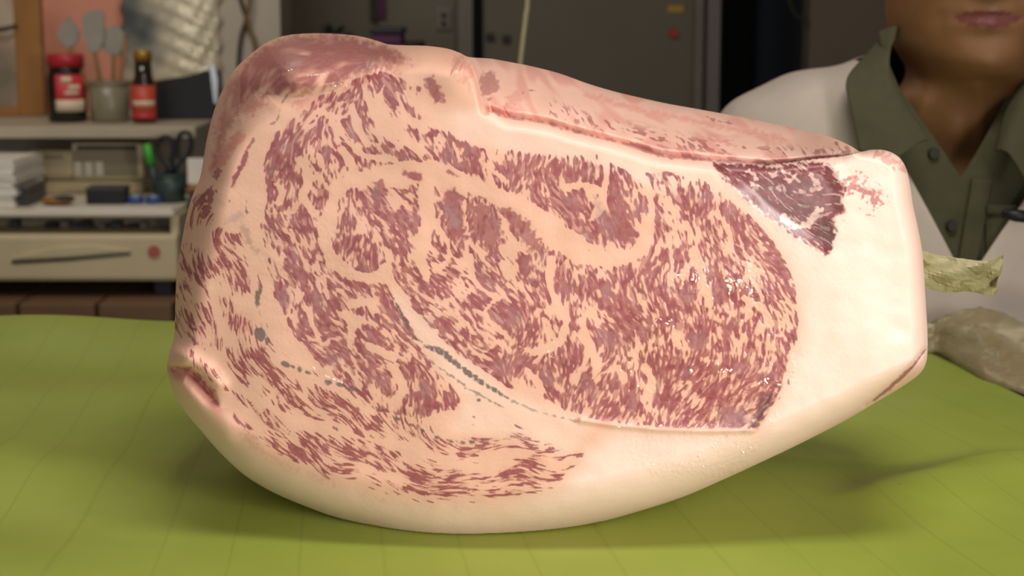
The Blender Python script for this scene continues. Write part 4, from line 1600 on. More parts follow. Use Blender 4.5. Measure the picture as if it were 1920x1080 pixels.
# dark placket edge, buttons, pocket
def sy(px, py, extra=0.0):
    """front of the shirt: depth where the shirt stands at that pixel"""
    P = at(px, py, 1.51)
    zz = P.z - ZC
    zs = [s[0] for s in SHIRT]
    f = np.interp(zz, zs, [s[2] for s in SHIRT])
    w = np.interp(zz, zs, [s[1] for s in SHIRT])
    x = abs(P.x - PXC)
    return hy + .02 - f * max(0.05, 1 - (x / w) ** 2.25) ** (1 / 2.25) - extra


def patch(name, pts, m, extra, thick=.002, parent=person):
    """strip given as list of (left px, right px, py)"""
    g = []
    for x0, x1, y in pts:
        g.append([at(x0 + (x1 - x0) * k / 6, y, sy(x0 + (x1 - x0) * k / 6, y, extra)) for k in range(7)])
    return crumple(name, g, m, thick, parent)


patch('placket', [(1822 - (y - 335) * .17, 1860 - (y - 335) * .17, y) for y in range(335, 520, 8)], M['shirt'], .0035)
for px, py in ((1786, 424), (1752, 288)):
    P = at(px, py, sy(px, py, .006))
    bm = bmesh.new()
    bmesh.ops.create_cone(bm, cap_ends=True, segments=20, radius1=.0055, radius2=.0045, depth=.003, matrix=Matrix.Translation(P) @ Matrix.Rotation(PI / 2, 4, 'X'))
    link_mesh('button', bm, M['button'], person)
patch('pocket', [(1848, 1990, y) for y in range(396, 500, 8)], M['shirt'], .004)
patch('pocket_flap', [(1850, 1992, y + 0) for y in (384, 390, 396, 402)], M['shirt'], .0075)

# white coat, open in front over the shirt
COAT = [(z, w * 1.03, f, b) for z, w, f, b in [(-.60, .205, .140, .140), (-.42, .208, .145, .142), (-.30, .212, .140, .138), (-.18, .213, .124, .128), (-.10, .211, .112, .120), (-.065, .204, .104, .114), (-.040, .192, .098, .108), (-.024, .174, .092, .104), (-.013, .146, .086, .100), (-.004, .112, .080, .096), (.008, .070, .070, .088)]]
VB = at(1819, 536, 1.49)
cl0, cr0 = at(1607, 110, 1.49), at(2150, 110, 1.49)
ck = at(1672, 235, 1.51)


def coat_cut(c):
    if c.y > hy or c.z < VB.z:
        return False
    if c.z > ck.z and c.x < ck.x:
        return False
    k_ = (c.z - VB.z) / (cl0.z - VB.z)
    return VB.x + (cl0.x - VB.x) * k_ < c.x < VB.x + (cr0.x - VB.x) * k_


def folds(q):
    q.y += .003 * math.sin(q.x * 55 + q.z * 22) * (1 if q.z < ZC - .12 else .3)
    q.z += .0025 * math.sin(q.x * 70 + 1.0)
    return q


shell(COAT, 0, 0, 0, 200, coat_cut, (line_plane(VB, cl0), line_plane(VB, cr0), (Vector((0, hy, 0)), Vector((0, 1, 0)))), 'coat', M['coat'], .002, folds)
for s_ in (-1, 1):
    sh = Vector((PXC + s_ * 0.135, PYC + .02, SHZ + .018))
    s2 = Vector((PXC + s_ * 0.172, PYC + .02, SHZ - .03))
    el = Vector((PXC + s_ * 0.222, PYC + .015, SHZ - .28))
    wri = Vector((PXC + s_ * 0.09, PYC - .09, SHZ - .395))
    path = catmull([sh, s2, s2.lerp(el, .5) + Vector((s_ * .008, 0, 0)), el, el.lerp(wri, .5), wri], 6)
    n = len(path)
    bm = bmesh.new()
    bm_tube(bm, path, [float(np.interp(i / (n - 1), [0, .15, .4, .6, 1], [.060, .066, .060, .056, .043])) + .002 * math.sin(i * 1.9) for i in range(n)], 20)
    link_mesh('sleeve', bm, M['coat'], person, True)
# little black clip microphone on the coat edge
P = at(1905, 404, 1.455)
bm = bmesh.new()
bm_tube(bm, [P + Vector((-.012, 0, .002)), P + Vector((.0, -.001, 0)), P + Vector((.018, 0, -.002))], [.004, .0055, .0055], 12)
bmesh.ops.create_uvsphere(bm, u_segments=12, v_segments=8, radius=.0075, matrix=Matrix.Translation(P + Vector((.016, -.002, 0))))
link_mesh('clip_microphone', bm, M['black'], person, True)
# trousers and the stool he sits on, below the table
bm = bmesh.new()
for s_ in (-1, 1):
    hp = Vector((PXC + s_ * .09, PYC + .02, ZC - .63))
    kn_ = Vector((PXC + s_ * .12, PYC - .36 + .3, ZC - .66))
    bm_tube(bm, catmull([hp, hp.lerp(kn_, .5), kn_, Vector((kn_.x, kn_.y + .0, FZ + .09)), Vector((kn_.x, kn_.y - .02, FZ + .03))], 4), [.085] * 5 + [.075] * 4 + [.062] * 8, 16)
bm_tube(bm, [(PXC, PYC + .02, ZC - .55), (PXC, PYC + .02, ZC - .72)], [.15, .15], 24)
link_mesh('trousers', bm, M['trousers'], person, True)

# ------------------------------------------------------------------ left background: shelf with jars, fax, printer
SH = thing('wall_shelf', 'pale board shelf on uprights carrying the jar and the bottle', 'shelf', (at(180, 240, 3.2).x, 3.4, FZ))
zt = at(200, 238, 3.2).z
x0s, x1s = at(-250, 240, 3.2).x, at(366, 240, 3.2).x
box_obj('shelf_board', (x0s, 3.2, zt - .022), (x1s, 3.66, zt), M['shelf'], SH, .003)
for xx in (x0s + .01, x1s - .025):
    box_obj('upright', (xx, 3.60, FZ), (xx + .02, 3.63, zt - .022), M['frame_grey'], SH)
for yy in (3.64,):
    box_obj('back_panel', (x0s, yy, -.10), (x1s, yy + .01, zt - .022), M['shelf'], SH)

YS = 3.34


def base_x(px, Y):
    return at(px, 232, Y).x


# instant coffee jar
def px_prof(px, Y, prof):
    """prof of (half width px, py) -> lathe (r, z)"""
    return [(abs(w) / F * Y, at(px, y, Y).z) for w, y in prof]


def on_shelf(prof):
    """shift so the profile stands on the board"""
    dz = zt + .0006 - prof[0][1]
    return [(r, z + dz) for r, z in prof]


jx = base_x(128, YS)
jar = thing('coffee_jar', 'dark glass jar with a red lid and red and white label on the shelf', 'jar', (jx, YS, zt))
pr = [(0, zt + .0006), (.034, zt + .0006), (.038, zt + .006), (.038, zt + .085), (.034, zt + .102), (.034, zt + .108), (0, zt + .108)]
lathe_obj('jar_body', pr, (jx, YS), M['coffee'], jar)
lathe_obj('lid', [(0, zt + .108), (.036, zt + .108), (.036, zt + .130), (.033, zt + .134), (0, zt + .134)], (jx, YS), M['red_cap'], jar)


def wrap_label(name, cx, cy, r, z0, z1, a0, a1, m, parent):
    bm = bmesh.new()
    n = 16
    vs = [[bm.verts.new((cx + r * math.sin(a0 + (a1 - a0) * k / n), cy - r * math.cos(a0 + (a1 - a0) * k / n), z)) for k in range(n + 1)] for z in (z0, z1)]
    for k in range(n):
        bm.faces.new((vs[0][k], vs[0][k + 1], vs[1][k + 1], vs[1][k]))
    o = link_mesh(name, bm, m, parent, True)
    s = o.modifiers.new('thickness', 'SOLIDIFY')
    s.thickness = .0006
    s.offset = 0
    return o


lb = wrap_label('label', jx, YS, .0386, zt + .022, zt + .094, -.35, 1.25, M['red_label'], jar)
wrap_label('label_band', jx, YS, .0392, zt + .022, zt + .045, -.35, 1.25, M['white_label'], lb)
wrap_label('label_mark', jx, YS, .0392, zt + .055, zt + .062, .15, .85, M['white_label'], lb)
wrap_label('label_mark', jx, YS, .0392, zt + .078, zt + .090, .0, .5, M['white_label'], lb)
wrap_label('label_mark', jx, YS, .0392, zt + .064, zt + .074, .35, .95, M['white_label'], lb)

# pot with utensils
qx = base_x(207, YS)
pot = thing('utensil_pot', 'olive grey round pot holding utensils between the jar and the bottle', 'pot', (qx, YS, zt))
lathe_obj('pot_body', [(0, zt + .0006), (.034, zt + .0006), (.037, zt + .004), (.039, zt + .078), (.0365, zt + .078), (.034, zt + .006), (0, zt + .006)], (qx, YS), M['pot'], pot)
lathe_obj('pot_rim', [(.0392, zt + .072), (.041, zt + .075), (.041, zt + .079), (.0392, zt + .081), (.037, zt + .079), (.0372, zt + .072)], (qx, YS), M['pot'], pot)


def utensil(label, px_top, py_top, wpx, hpx, px_base, dy, lean, shape):
    Yt = YS + dy
    b0 = Vector((base_x(px_base, Yt), Yt, zt + .008))
    h1 = at(px_top, py_top + hpx, Yt)
    t = thing('kitchen_utensil', label, 'utensil', tuple(b0))
    tube_obj('handle', [b0, b0.lerp(h1, .5), h1 + Vector((0, 0, .01))], [.004, .0045, .004], M['cord_brown'], t, 10)
    c = at(px_top, py_top + hpx / 2, Yt)
    w, h = wpx / F * Yt / 2, hpx / F * Yt / 2
    bm = bmesh.new()
    if shape == 'leaf':
        pl = [(0, -h), (w * .8, -h * .55), (w, 0), (w * .62, h * .5), (w * .1, h), (-w * .45, h * .55), (-w, -.1 * h), (-w * .7, -h * .6)]
    elif shape == 'spatula':
        pl = [(-w * .3, -h), (w * .3, -h), (w * .9, -h * .5), (w, h * .7), (w * .7, h), (-w * .8, h * .85), (-w, h * .4), (-w * .85, -h * .5)]
    else:
        pl = [(w * math.cos(k * PI / 6), h * math.sin(k * PI / 6)) for k in range(12)]
    bm_prism(bm, [(c.x + x, c.z + z) for x, z in pl], Yt - .004, Yt + .004)
    bmesh.ops.bevel(bm, geom=list(bm.edges), offset=.0015, segments=2, affect='EDGES')
    link_mesh('head', bm, M['grey_rubber'], t)
    return t


utensil('grey narrow-headed utensil leaning left in the olive pot', 128, 30, 44, 62, 196, -.008, 0, 'leaf')
utensil('tall grey broad-headed utensil in the middle of the olive pot', 176, 18, 42, 80, 203, .002, 0, 'spatula')
utensil('grey round-headed utensil leaning right in the olive pot', 213, 48, 46, 56, 212, .010, 0, 'round')
sx0 = Vector((base_x(216, YS - .014), YS - .014, zt + .01))
st_ = thing('wooden_chopstick', 'thin brown wooden stick leaning out of the olive pot beside the bottle', 'stick', tuple(sx0))
tube_obj('stick', [sx0, at(237, 72, YS - .016)], [.0028, .0038], M['wood'], st_, 8)
tube_obj('stick_tip', [at(237, 72, YS - .016), at(238.5, 66, YS - .016)], [.0039, .003], M['cord_brown'], st_, 8)

# brown bottle
bx = base_x(272, YS - .03)
bt = thing('brown_bottle', 'dark brown bottle with a gold cap and orange-red label on the shelf', 'bottle', (bx, YS - .03, zt))
lathe_obj('glass', [(0, zt + .0006), (.021, zt + .0006), (.0235, zt + .004), (.0235, zt + .072), (.020, zt + .084), (.0175, zt + .090), (.0165, zt + .122), (0, zt + .122)], (bx, YS - .03), M['brown_glass'], bt)
lathe_obj('cap', [(0, zt + .122), (.0178, zt + .122), (.0178, zt + .138), (.016, zt + .141), (0, zt + .141)], (bx, YS - .03), M['gold'], bt)
lo_ = wrap_label('label', bx, YS - .03, .0241, zt + .008, zt + .074, -1.5, 1.5, M['orange_label'], bt)
wrap_label('label_band', bx, YS - .03, .0245, zt + .034, zt + .044, -.9, 1.2, M['white_label'], lo_)
wrap_label('label_band', bx, YS - .03, .0245, zt + .011, zt + .019, -1.0, 1.2, M['red_label'], lo_)

# black wedge case with chrome strip
def px_poly(pts, Y):
    return [(at(x, y, Y).x, at(x, y, Y).z) for x, y in pts]


wk = thing('black_case', 'black slant-topped case with a bright strip at the right end of the shelf', 'case', (at(345, 230, 3.42).x, 3.42, zt))
bm = bmesh.new()
pp = px_poly([(292, 152), (352, 143), (392, 130), (404, 140), (410, 236), (292, 236)], 3.42)
pp = [(x, max(z, zt + .0008)) for x, z in pp]
bm_prism(bm, pp, 3.40, 3.50)
bmesh.ops.bevel(bm, geom=list(bm.edges), offset=.004, segments=2, affect='EDGES')
link_mesh('case_body', bm, M['black'], wk)
bm = bmesh.new()
bm_prism(bm, px_poly([(394, 124), (402, 118), (409, 150), (408, 195), (402, 192)], 3.395), 3.388, 3.399)
link_mesh('bright_strip', bm, M['chrome'], wk)

# crumpled clear film bag hanging on the wall
bm = bmesh.new()
rw = random.Random(9)
vs = []
for j in range(25):
    row = []
    for i in range(21):
        px = 228 + 186 * i / 20
        py = -60 + 215 * j / 24
        edge = 4 * math.sin(j * 1.3) if i in (0, 20) else 0
        yv = 3.70 - .03 * math.sin(PI * i / 20) - .012 * abs(((i * .31 + j * .17) % 1) - .5) - .010 * abs(((i * .13 - j * .27) % 1) - .5)
        row.append(bm.verts.new(at(px + edge, py, yv)))
    vs.append(row)
for j in range(24):
    for i in range(20):
        bm.faces.new((vs[j][i], vs[j][i + 1], vs[j + 1][i + 1], vs[j + 1][i]))
fb = link_mesh('plastic_bag', bm, M['silver'], None, True)
s = fb.modifiers.new('thickness', 'SOLIDIFY')
s.thickness = .001
tag(fb, 'shiny crumpled clear plastic bag hanging on the pink wall behind the bottle', 'bag')

# wooden framed glass panel at the far left
fr = thing('picture_frame', 'brown wooden framed glass panel standing at the far left of the shelf', 'frame', (at(-60, 230, 3.5).x, 3.5, zt))
lo, hi = pbox(36, -90, 70, 236, 3.5, .02)
box_obj('stile', (lo[0], 3.5, zt + .0005), (hi[0], 3.522, hi[2]), M['wood'], fr, .002)
lo2, hi2 = pbox(-220, -90, -186, 236, 3.5, .02)
box_obj('stile', (lo2[0], 3.5, zt + .0005), (hi2[0], 3.522, hi[2]), M['wood'], fr, .002)
zb = at(0, 200, 3.5).z
box_obj('rail', (hi2[0], 3.5, zt + .0005), (lo[0], 3.522, zb), M['wood'], fr, .002)
box_obj('rail', (hi2[0], 3.5, hi[2] - .035), (lo[0], 3.522, hi[2]), M['wood'], fr, .002)
gm = NT('painted_reflection_pane')
gz = gm.noise(6, 2, 0.5)
gm.set(Base_Color=gm.ramp(gz, [(.35, srgb(120, 110, 88)), (.55, srgb(176, 146, 122)), (.7, srgb(190, 180, 160))]), Roughness=.15)  # opaque pane, its pinkish reflection painted as mottled colour
box_obj('pane', (hi2[0] - .004, 3.508, zb - .004), (lo[0] + .004, 3.514, hi[2] - .03), gm.m, fr)
tube_obj('catch', [at(-20, 58, 3.495), at(10, 54, 3.49), at(32, 48, 3.495)], [.004, .005, .004], M['cord_dark'], fr, 8)

# big printer
Yp = 3.0
pn = thing('printer', 'wide beige office printer with an open front slot under the shelf', 'printer', (at(100, 530, Yp).x, Yp + .2, at(0, 532, Yp).z))
z_top = at(200, 396, Yp).z
z_rt = at(200, 408, Yp).z
z_rb = at(200, 440, Yp).z
z_bot = at(200, 528, Yp).z
xL, xR = at(-260, 470, Yp).x, at(333, 470, Yp).x
box_obj('base', (xL, Yp, z_bot), (xR, Yp + .42, z_rb), M['beige'], pn, .008)
box_obj('top_lid', (xL, Yp + .0, z_rt), (xR - .004, Yp + .40, z_top), M['offwhite'], pn, .004)
box_obj('back_housing', (xL, Yp + .12, z_rb - .002), (xR - .01, Yp + .40, z_rt), M['beige_dark'], pn)
for px in (318, -250):
    a = at(px, 420, Yp).x
    box_obj('side_post', (a, Yp + .01, z_rb - .002), (a + .014, Yp + .12, z_rt + .002), M['beige'], pn)
a0_, a1_ = at(22, 486, Yp), at(246, 478, Yp)
bm = bmesh.new()
bm_prism(bm, px_poly([(22, 489), (130, 483), (245, 474), (245, 478), (130, 489), (22, 495)], Yp), Yp - .0015, Yp + .004)
link_mesh('front_slot', bm, M['frame_dark'], pn)
bm = bmesh.new()
bm_prism(bm, px_poly([(40, 478), (110, 462), (180, 460), (246, 470), (130, 479), (22, 486)], Yp), Yp - .004, Yp + .004)
bmesh.ops.bevel(bm, geom=list(bm.edges), offset=.001, segments=1, affect='EDGES')
link_mesh('slot_hood', bm, M['beige'], pn)
P = at(289, 472, Yp)
bm = bmesh.new()
bmesh.ops.create_cone(bm, cap_ends=True, segments=24, radius1=.0115, radius2=.0115, depth=.003, matrix=Matrix.Translation((P.x, Yp - .001, P.z)) @ Matrix.Rotation(PI / 2, 4, 'X'))
link_mesh('emblem', bm, M['emblem'], pn)
for i, px in enumerate((20, 85, 112, 128, 150, 182, 205, 238, 262)):
    lo, hi = pbox(px, 413 + (i * 5) % 9, px + 12 + (i * 7) % 11, 436, Yp + .09, .03)
    box_obj('gear_block', (lo[0], lo[1], z_rb - .002), hi, (M['slate'], M['black'], M['frame_grey'])[i % 3], pn, .002)
for px in (-240, 300):
    a = at(px, 530, Yp).x
    for yy in (Yp + .04, Yp + .36):
        box_obj('foot', (a - .015, yy - .015, z_bot - .03), (a + .015, yy + .015, z_bot), M['black'], pn)
zb_top = z_bot - .03
bn = thing('plank_bench', 'low bench of dark brown planks under the printer', 'bench', (at(50, 600, 2.96).x, 3.2, FZ))
zpl = zb_top
for x0_, x1_ in ((-300, -190), (-186, -82), (-78, 30), (36, 178), (184, 322)):
    xa, xb = at(x0_, 590, 2.94).x, at(x1_, 590, 2.94).x
    box_obj('plank', (xa, 2.94, zpl - .09), (xb, 3.46, zpl), M['plank'], bn, .003)
for xx in (-280, 300):
    a = at(xx, 590, 2.94).x
    for yy in (2.98, 3.38):
        box_obj('leg', (a - .025, yy, FZ), (a + .025, yy + .05, zpl - .09), M['plank'], bn, .003)

# fax machine standing at the back of the printer
zf = z_top + .0006
Yf = 3.30
fx = thing('fax_machine', 'beige desk telephone fax on top of the printer below the shelf', 'fax', (at(150, 346, Yf).x, Yf, zf))
lo, hi = pbox(34, 338, 268, 352, Yf - .02, .1)
zbz = at(100, 338, Yf).z
box_obj('base', (lo[0], Yf - .025, zf), (hi[0], Yf + .10, zbz), M['beige'], fx, .004)
lo, hi = pbox(136, 268, 266, 338, Yf, .08)
box_obj('body', (lo[0], Yf, zbz), (hi[0], Yf + .09, hi[2]), M['beige'], fx, .005)
lo, hi = pbox(50, 282, 136, 338, Yf + .005, .08)
box_obj('handset_bay', (lo[0], Yf + .006, zbz), (hi[0] + .001, Yf + .085, hi[2]), M['beige'], fx, .010)
lo, hi = pbox(144, 273, 256, 281, Yf, .01)
box_obj('paper_slot', (lo[0], Yf - .001, lo[2]), (hi[0], Yf + .004, hi[2]), M['frame_dark'], fx)
lo, hi = pbox(140, 282, 258, 330, Yf, .01)
box_obj('display_panel', (lo[0], Yf - .0015, lo[2]), (hi[0], Yf + .004, hi[2]), M['beige_dark'], fx, .001)
for k in range(3):
    lo, hi = pbox(140 + 20 * k, 302, 154 + 20 * k, 330, Yf, .01)
    box_obj('key', (lo[0], Yf - .005, lo[2]), (hi[0], Yf - .001, hi[2]), M['offwhite'], fx, .001)
lo, hi = pbox(76, 292, 116, 298, Yf, .01)
box_obj('handset_slot', (lo[0], Yf + .003, lo[2]), (hi[0], Yf + .008, hi[2]), M['beige_dark'], fx)
# black stamp shape before it
bk = thing('rubber_stamp', 'small black knobbed stamp standing before the fax', 'stamp', (at(70, 330, Yf - .02).x, Yf - .012, zbz))
cx_, cy_ = at(70, 330, Yf - .012).x, Yf - .011
lathe_obj('stamp_foot', [(0, zbz + .0005), (.019, zbz + .0005), (.019, zbz + .006), (.009, zbz + .012), (0, zbz + .012)], (cx_, cy_), M['black'], bk, 20, 1.0, .5)
lathe_obj('stamp_knob', [(0, zbz + .012), (.008, zbz + .012), (.006, zbz + .020), (.008, zbz + .030), (.006, zbz + .036), (0, zbz + .038)], (cx_, cy_), M['black'], bk, 16)

# paper stacks, papers one by one as sheets of the stack
Ypp = 3.05
ps = thing('paper_stack', 'tall stack of white papers at the far left on the printer', 'papers', (at(-20, 395, Ypp).x, Ypp + .1, z_top))
zq = z_top + .0006
zend = at(0, 302, Ypp).z
nst = 12
for k in range(nst):
    a = zq + (zend - zq) * k / nst
    b = zq + (zend - zq) * (k + 1) / nst - .0012
    jx_ = rw.uniform(-.006, .004)
    box_obj('paper_bundle', (at(-150, 350, Ypp).x + jx_, Ypp + rw.uniform(0, .008), a), (at(27, 350, Ypp).x + jx_, Ypp + .2, b + .0012), M['paper'], ps, .0006)
# spaced dark trays next to it
tr = thing('letter_tray', 'grey and black tiered tray between the papers and the loose sheets', 'tray', (at(42, 395, 3.06).x, 3.1, z_top))
for k in range(4):
    lo, hi = pbox(28, 352 + 11 * k, 52, 358 + 11 * k, 3.07, .1)
    box_obj('tier', (lo[0], 3.07, lo[2]), (hi[0], 3.2, hi[2]), M['slate'], tr, .001)
lo, hi = pbox(30, 350, 50, 396, 3.075, .1)
box_obj('tray_back', (lo[0], 3.085, z_top + .0006), (hi[0], 3.195, hi[2]), M['frame_grey'], tr)

# dark box, blue rolls, brown pouch, loose sheets on the printer's lid
def small_box(name, label, cat, px0, py0, px1, Y, m, depth, group=None, parts=None):
    lo, hi = pbox(px0, py0, px1, 300, Y, depth)
    hz = at(px0, py0, Y).z
    t = thing(name, label, cat, ((lo[0] + hi[0]) / 2, Y + depth / 2, z_top), group)
    box_obj('box_body', (lo[0], Y, z_top + .0006), (hi[0], Y + depth, hz - .006), m, t, .002)
    box_obj('box_top', (lo[0] - .001, Y - .001, hz - .006), (hi[0] + .001, Y + depth + .001, hz), M['slate'], t, .002)
    return t


small_box('card_box', 'low black and grey box before the fax on the printer', 'box', 158, 352, 232, 3.10, M['black'], .05)
for i, (px, lbl) in enumerate(((250, 'blue tape roll lying nearer the black box on the printer'), (284, 'blue tape roll lying at the printer corner below the scissors'))):
    c = at(px, 375, 3.10)
    t = thing('tape_roll', lbl, 'tape', (c.x, 3.12, z_top))
    lathe_obj('tape', [(.009, z_top + .0006), (.0155, z_top + .0006), (.0155, z_top + .014), (.009, z_top + .014), (.009, z_top + .0006)], (c.x, 3.12), M['blue'], t, 24)
    lathe_obj('core', [(.0075, z_top + .0006), (.009, z_top + .0006), (.009, z_top + .0135), (.0075, z_top + .0135), (.0075, z_top + .0006)], (c.x, 3.12), M['paper'], t, 24)
pc = at(105, 380, 3.08)
pt = thing('leather_pouch', 'small brown pouch with a dark flap lying on the printer', 'pouch', (pc.x, 3.08, z_top))
bm = bmesh.new()
bmesh.ops.create_uvsphere(bm, u_segments=20, v_segments=12, radius=1, matrix=Matrix.Translation((pc.x, 3.09, z_top + .009)) @ Matrix.Diagonal((.030, .018, .0085, 1)))
link_mesh('pouch_body', bm, M['wood'], pt, True)
bm = bmesh.new()
bmesh.ops.create_uvsphere(bm, u_segments=20, v_segments=12, radius=1, matrix=Matrix.Translation((pc.x + .012, 3.088, z_top + .0125)) @ Matrix.Diagonal((.022, .017, .0062, 1)))
link_mesh('pouch_flap', bm, M['button'], pt, True)
# white sheet along the front lip of the lid
lo, hi = pbox(62, 390, 332, 400, Yp + .005, .06)
tag(box_obj('paper_sheet', (lo[0], Yp + .004, z_top + .0003), (hi[0] - .01, Yp + .045, z_top + .003), M['paper']), 'white papers lying along the front lip of the printer', 'paper')

# scissors in a dark cup, green card, white pad
cxp = at(320, 350, 3.14)
cu = thing('pencil_cup', 'dark teal cup holding the black scissors', 'cup', (cxp.x, 3.14, z_top))
zc1 = at(320, 326, 3.14).z
lathe_obj('cup_wall', [(0, z_top + .0006), (.026, z_top + .0006), (.027, zc1), (.025, zc1), (.024, z_top + .004), (0, z_top + .004)], (cxp.x, 3.14), M['teal'], cu, 24)
lathe_obj('cup_rim', [(.0272, zc1 - .006), (.0285, zc1 - .004), (.0285, zc1), (.0255, zc1 + .001), (.0252, zc1 - .004)], (cxp.x, 3.14), M['teal'], cu, 24)
sc = thing('scissors', 'black handled scissors standing handles up in the teal cup', 'scissors', (cxp.x, 3.14, z_top + .006))
for pts, tail in (([(309, 256), (321, 262), (325, 280), (322, 298), (312, 304), (300, 296), (294, 280), (297, 264)], [(315, 303), (318, 318), (322, 332)]), ([(346, 248), (357, 254), (359, 272), (354, 290), (342, 300), (334, 290), (333, 270), (337, 254)], [(338, 299), (328, 314), (320, 332)])):
    loop_ = [Vector(v) for v in catmull([at(x, y, 3.14) for x, y in pts], 4, True)]
    bm = bmesh.new()
    bm_tube(bm, loop_, .0046, 10, True)
    bm_tube(bm, [at(x, y, 3.14) for x, y in tail], [.0062, .0068, .0055], 10)
    link_mesh('scissor_handle', bm, M['black'], sc, True)
    q0 = at(tail[-1][0], tail[-1][1], 3.14)
    bm = bmesh.new()
    bm_prism(bm, [(q0.x - .005, q0.z + .004), (q0.x + .005, q0.z + .004), (q0.x + .001, z_top + .006), (q0.x - .001, z_top + .006)], 3.1385, 3.1415)
    link_mesh('blade', bm, M['chrome'], sc)
gc = thing('green_marker', 'bright green marker pen leaning beside the scissors', 'pen', (at(287, 345, 3.16).x, 3.16, z_top))
tube_obj('pen_barrel', [(at(296, 345, 3.16).x, 3.155, z_top + .008), at(284, 308, 3.165)], [.006, .007], M['teal'], gc, 12)
tube_obj('pen_cap', [at(284, 308, 3.165), at(278, 284, 3.165), at(275, 270, 3.165)], [.0085, .0085, .006], M['green'], gc, 12)
wp = thing('note_pad', 'small white note pad standing at the right of the scissors', 'note pad', (at(368, 350, 3.1).x, 3.12, z_top))
lo, hi = pbox(350, 298, 384, 348, 3.12, .012)
bd = pbox(300, 352, 395, 382, 3.10, .09)
box_obj('pages', (lo[0], 3.13, lo[2] + .001), (hi[0], 3.14, hi[2]), M['paper'], wp, .001)
box_obj('cover', (lo[0], 3.14, lo[2] + .001), (hi[0], 3.143, hi[2] + .001), M['slate'], wp)
# box of odds and ends carrying the pad, right of the printer lid
ob = thing('parts_box', 'dim brown and grey box beside the printer carrying the white note pad', 'box', (at(372, 400, 3.1).x, 3.15, FZ))
box_obj('box_body', (xR + .006, 3.09, FZ), (at(430, 380, 3.1).x, 3.24, lo[2] - .008), M['slate'], ob, .003)
box_obj('box_lid', (xR + .003, 3.085, lo[2] - .008), (at(434, 380, 3.1).x, 3.245, lo[2] + .0005), M['wood'], ob, .003)

# ------------------------------------------------------------------ cords on the post and things before the doors
def cord(name, label, pts, Y, r, m, smooth=6):
    p3 = [Vector(v) for v in catmull([at(x, y, Y + dy) for x, y, dy in pts], smooth)]
    o = tube_obj(name, p3, r, m, None, 8)
    return tag(o, label, 'cord')


cord('power_cord', 'dark cord bowing left on the pale post', [(446, -70, 0), (447, -20, 0), (457, 18, 0), (462, 36, .0), (452, 70, 0), (447, 130, 0), (446, 260, 0), (446, 520, 0)], 3.69, .0045, M['cord_dark'])
cord('power_cord', 'brown cord running straight down the pale post across the dark one', [(464, -70, -.012), (468, -10, -.012), (466, 20, -.012), (463, 36, -.012), (472, 66, -.012), (479, 92, -.012), (482, 260, -.012), (484, 520, -.012)], 3.69, .0045, M['cord_brown'])
cord('pull_cord', 'pale pull cord hanging before the right olive door', [(992, -480, 0), (990, -40, 0), (986, 30, 0), (980, 80, 0), (975, 130, 0), (972, 200, 0)], 2.3, .0032, M['cord_pale'])
cord('hose', 'thin dark hose curving at the top of the dark doorway', [(1470, -60, 0), (1478, -10, 0), (1488, 22, 0), (1502, 34, 0), (1514, 40, 0)], 4.19, .004, M['cord_dark'])
# switch plate on door 1
P = at(831, 34, 4.19)
sw = thing('wall_switch', 'small brown switch plate high on the left olive door', 'switch', (P.x, 4.19, P.z))
lo, hi = pbox(817, 14, 846, 56, 4.192, .008)
box_obj('plate', lo, hi, M['frame_grey'], sw, .002)
for yy in (24, 40):
    lo, hi = pbox(827, yy, 837, yy + 9, 4.188, .004)
    box_obj('rocker', lo, hi, M['button'], sw)
lo, hi = pbox(1252, 10, 1282, 24, 4.196, .004)
tag(box_obj('sticker', lo, hi, M['yellow'], None, .0008), 'faint yellow sticker near the top of the right olive door', 'sticker')
P = at(1263, 63, 4.19)
bm = bmesh.new()
bmesh.ops.create_cone(bm, cap_ends=True, segments=20, radius1=.012, radius2=.010, depth=.009, matrix=Matrix.Translation((P.x, 4.1952, P.z)) @ Matrix.Rotation(PI / 2, 4, 'X'))
tag(link_mesh('round_magnet', bm, M['red'], None), 'round red magnet on the right olive door', 'magnet')
for k, (x, y) in enumerate(((912, 62), (942, 66))):
    lo, hi = pbox(x, y, x + 15, y + 14, 4.19, .01)
    o = box_obj('door_handle', lo, hi, M['frame_dark'], door_right, .002)
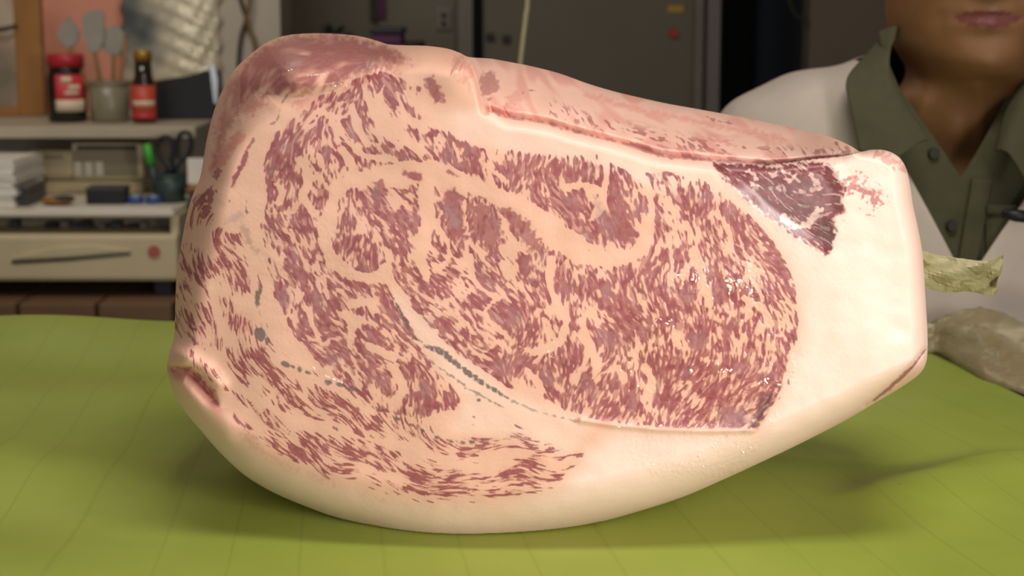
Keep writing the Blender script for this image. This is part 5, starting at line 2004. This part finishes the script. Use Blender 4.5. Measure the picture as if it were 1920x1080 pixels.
# cabinet hidden by the beef with a plant and a box on it
zk = at(650, 84, 3.4).z
cb = thing('side_cabinet', 'dark cabinet behind the beef carrying a plant and a purple box', 'cabinet', (at(660, 100, 3.4).x, 3.5, FZ))
box_obj('cabinet_body', (at(545, 100, 3.4).x, 3.38, FZ), (at(775, 100, 3.4).x, 3.75, zk - .02), M['frame_dark'], cb, .004)
box_obj('cabinet_top', (at(540, 100, 3.4).x, 3.37, zk - .02), (at(780, 100, 3.4).x, 3.76, zk), M['frame_dark'], cb, .003)
pxx = at(625, 84, 3.5).x
pl = thing('potted_plant', 'low dark leafy plant in a pot behind the top of the beef', 'plant', (pxx, 3.5, zk))
lathe_obj('plant_pot', [(0, zk + .0006), (.035, zk + .0006), (.042, zk + .02), (.039, zk + .02), (0, zk + .014)], (pxx, 3.5), M['purple'], pl, 20)
rl = random.Random(4)
for k in range(26):
    a = rl.uniform(0, 2 * PI)
    el_ = rl.uniform(.1, 1.2)
    L_ = rl.uniform(.035, .06)
    c0 = Vector((pxx, 3.5, zk + .016))
    dv = Vector((math.cos(a) * math.cos(el_), math.sin(a) * math.cos(el_), math.sin(el_) * .62))
    sd_ = dv.cross(Vector((0, 0, 1))).normalized()
    bm = bmesh.new()
    q = [c0, c0 + dv * L_ * .5 + sd_ * .009, c0 + dv * L_ + Vector((0, 0, -.004)), c0 + dv * L_ * .5 - sd_ * .009]
    vv = [bm.verts.new(v) for v in q]
    mid_ = bm.verts.new(c0 + dv * L_ * .5 - Vector((0, 0, .003)))
    for i in range(4):
        bm.faces.new((vv[i], vv[(i + 1) % 4], mid_))
    link_mesh('leaf', bm, M['leaf'], pl)
lo, hi = pbox(697, 60, 752, 84, 3.42, .12)
pb = thing('storage_box', 'low purple box with a black lid behind the beef near the plant', 'box', ((lo[0] + hi[0]) / 2, 3.45, zk))
box_obj('box_body', (lo[0], 3.42, zk + .0005), (hi[0], 3.54, at(0, 64, 3.42).z), M['purple'], pb, .003)
box_obj('box_lid', (lo[0] - .004, 3.416, at(0, 64, 3.42).z), (hi[0] + .004, 3.544, at(0, 52, 3.42).z), M['black'], pb, .003)
# dark strap hanging on door 1
hs_ = thing('hanging_strap', 'dark reddish strap hanging on the left olive door', 'strap', (at(704, 20, 4.18).x, 4.18, at(704, 45, 4.18).z))
lo, hi = pbox(694, -160, 706, 40, 4.182, .01)
box_obj('strap', lo, hi, M['button'], hs_, .002)
lo, hi = pbox(708, -160, 720, 34, 4.184, .01)
box_obj('strap', lo, hi, M['purple'], hs_, .002)
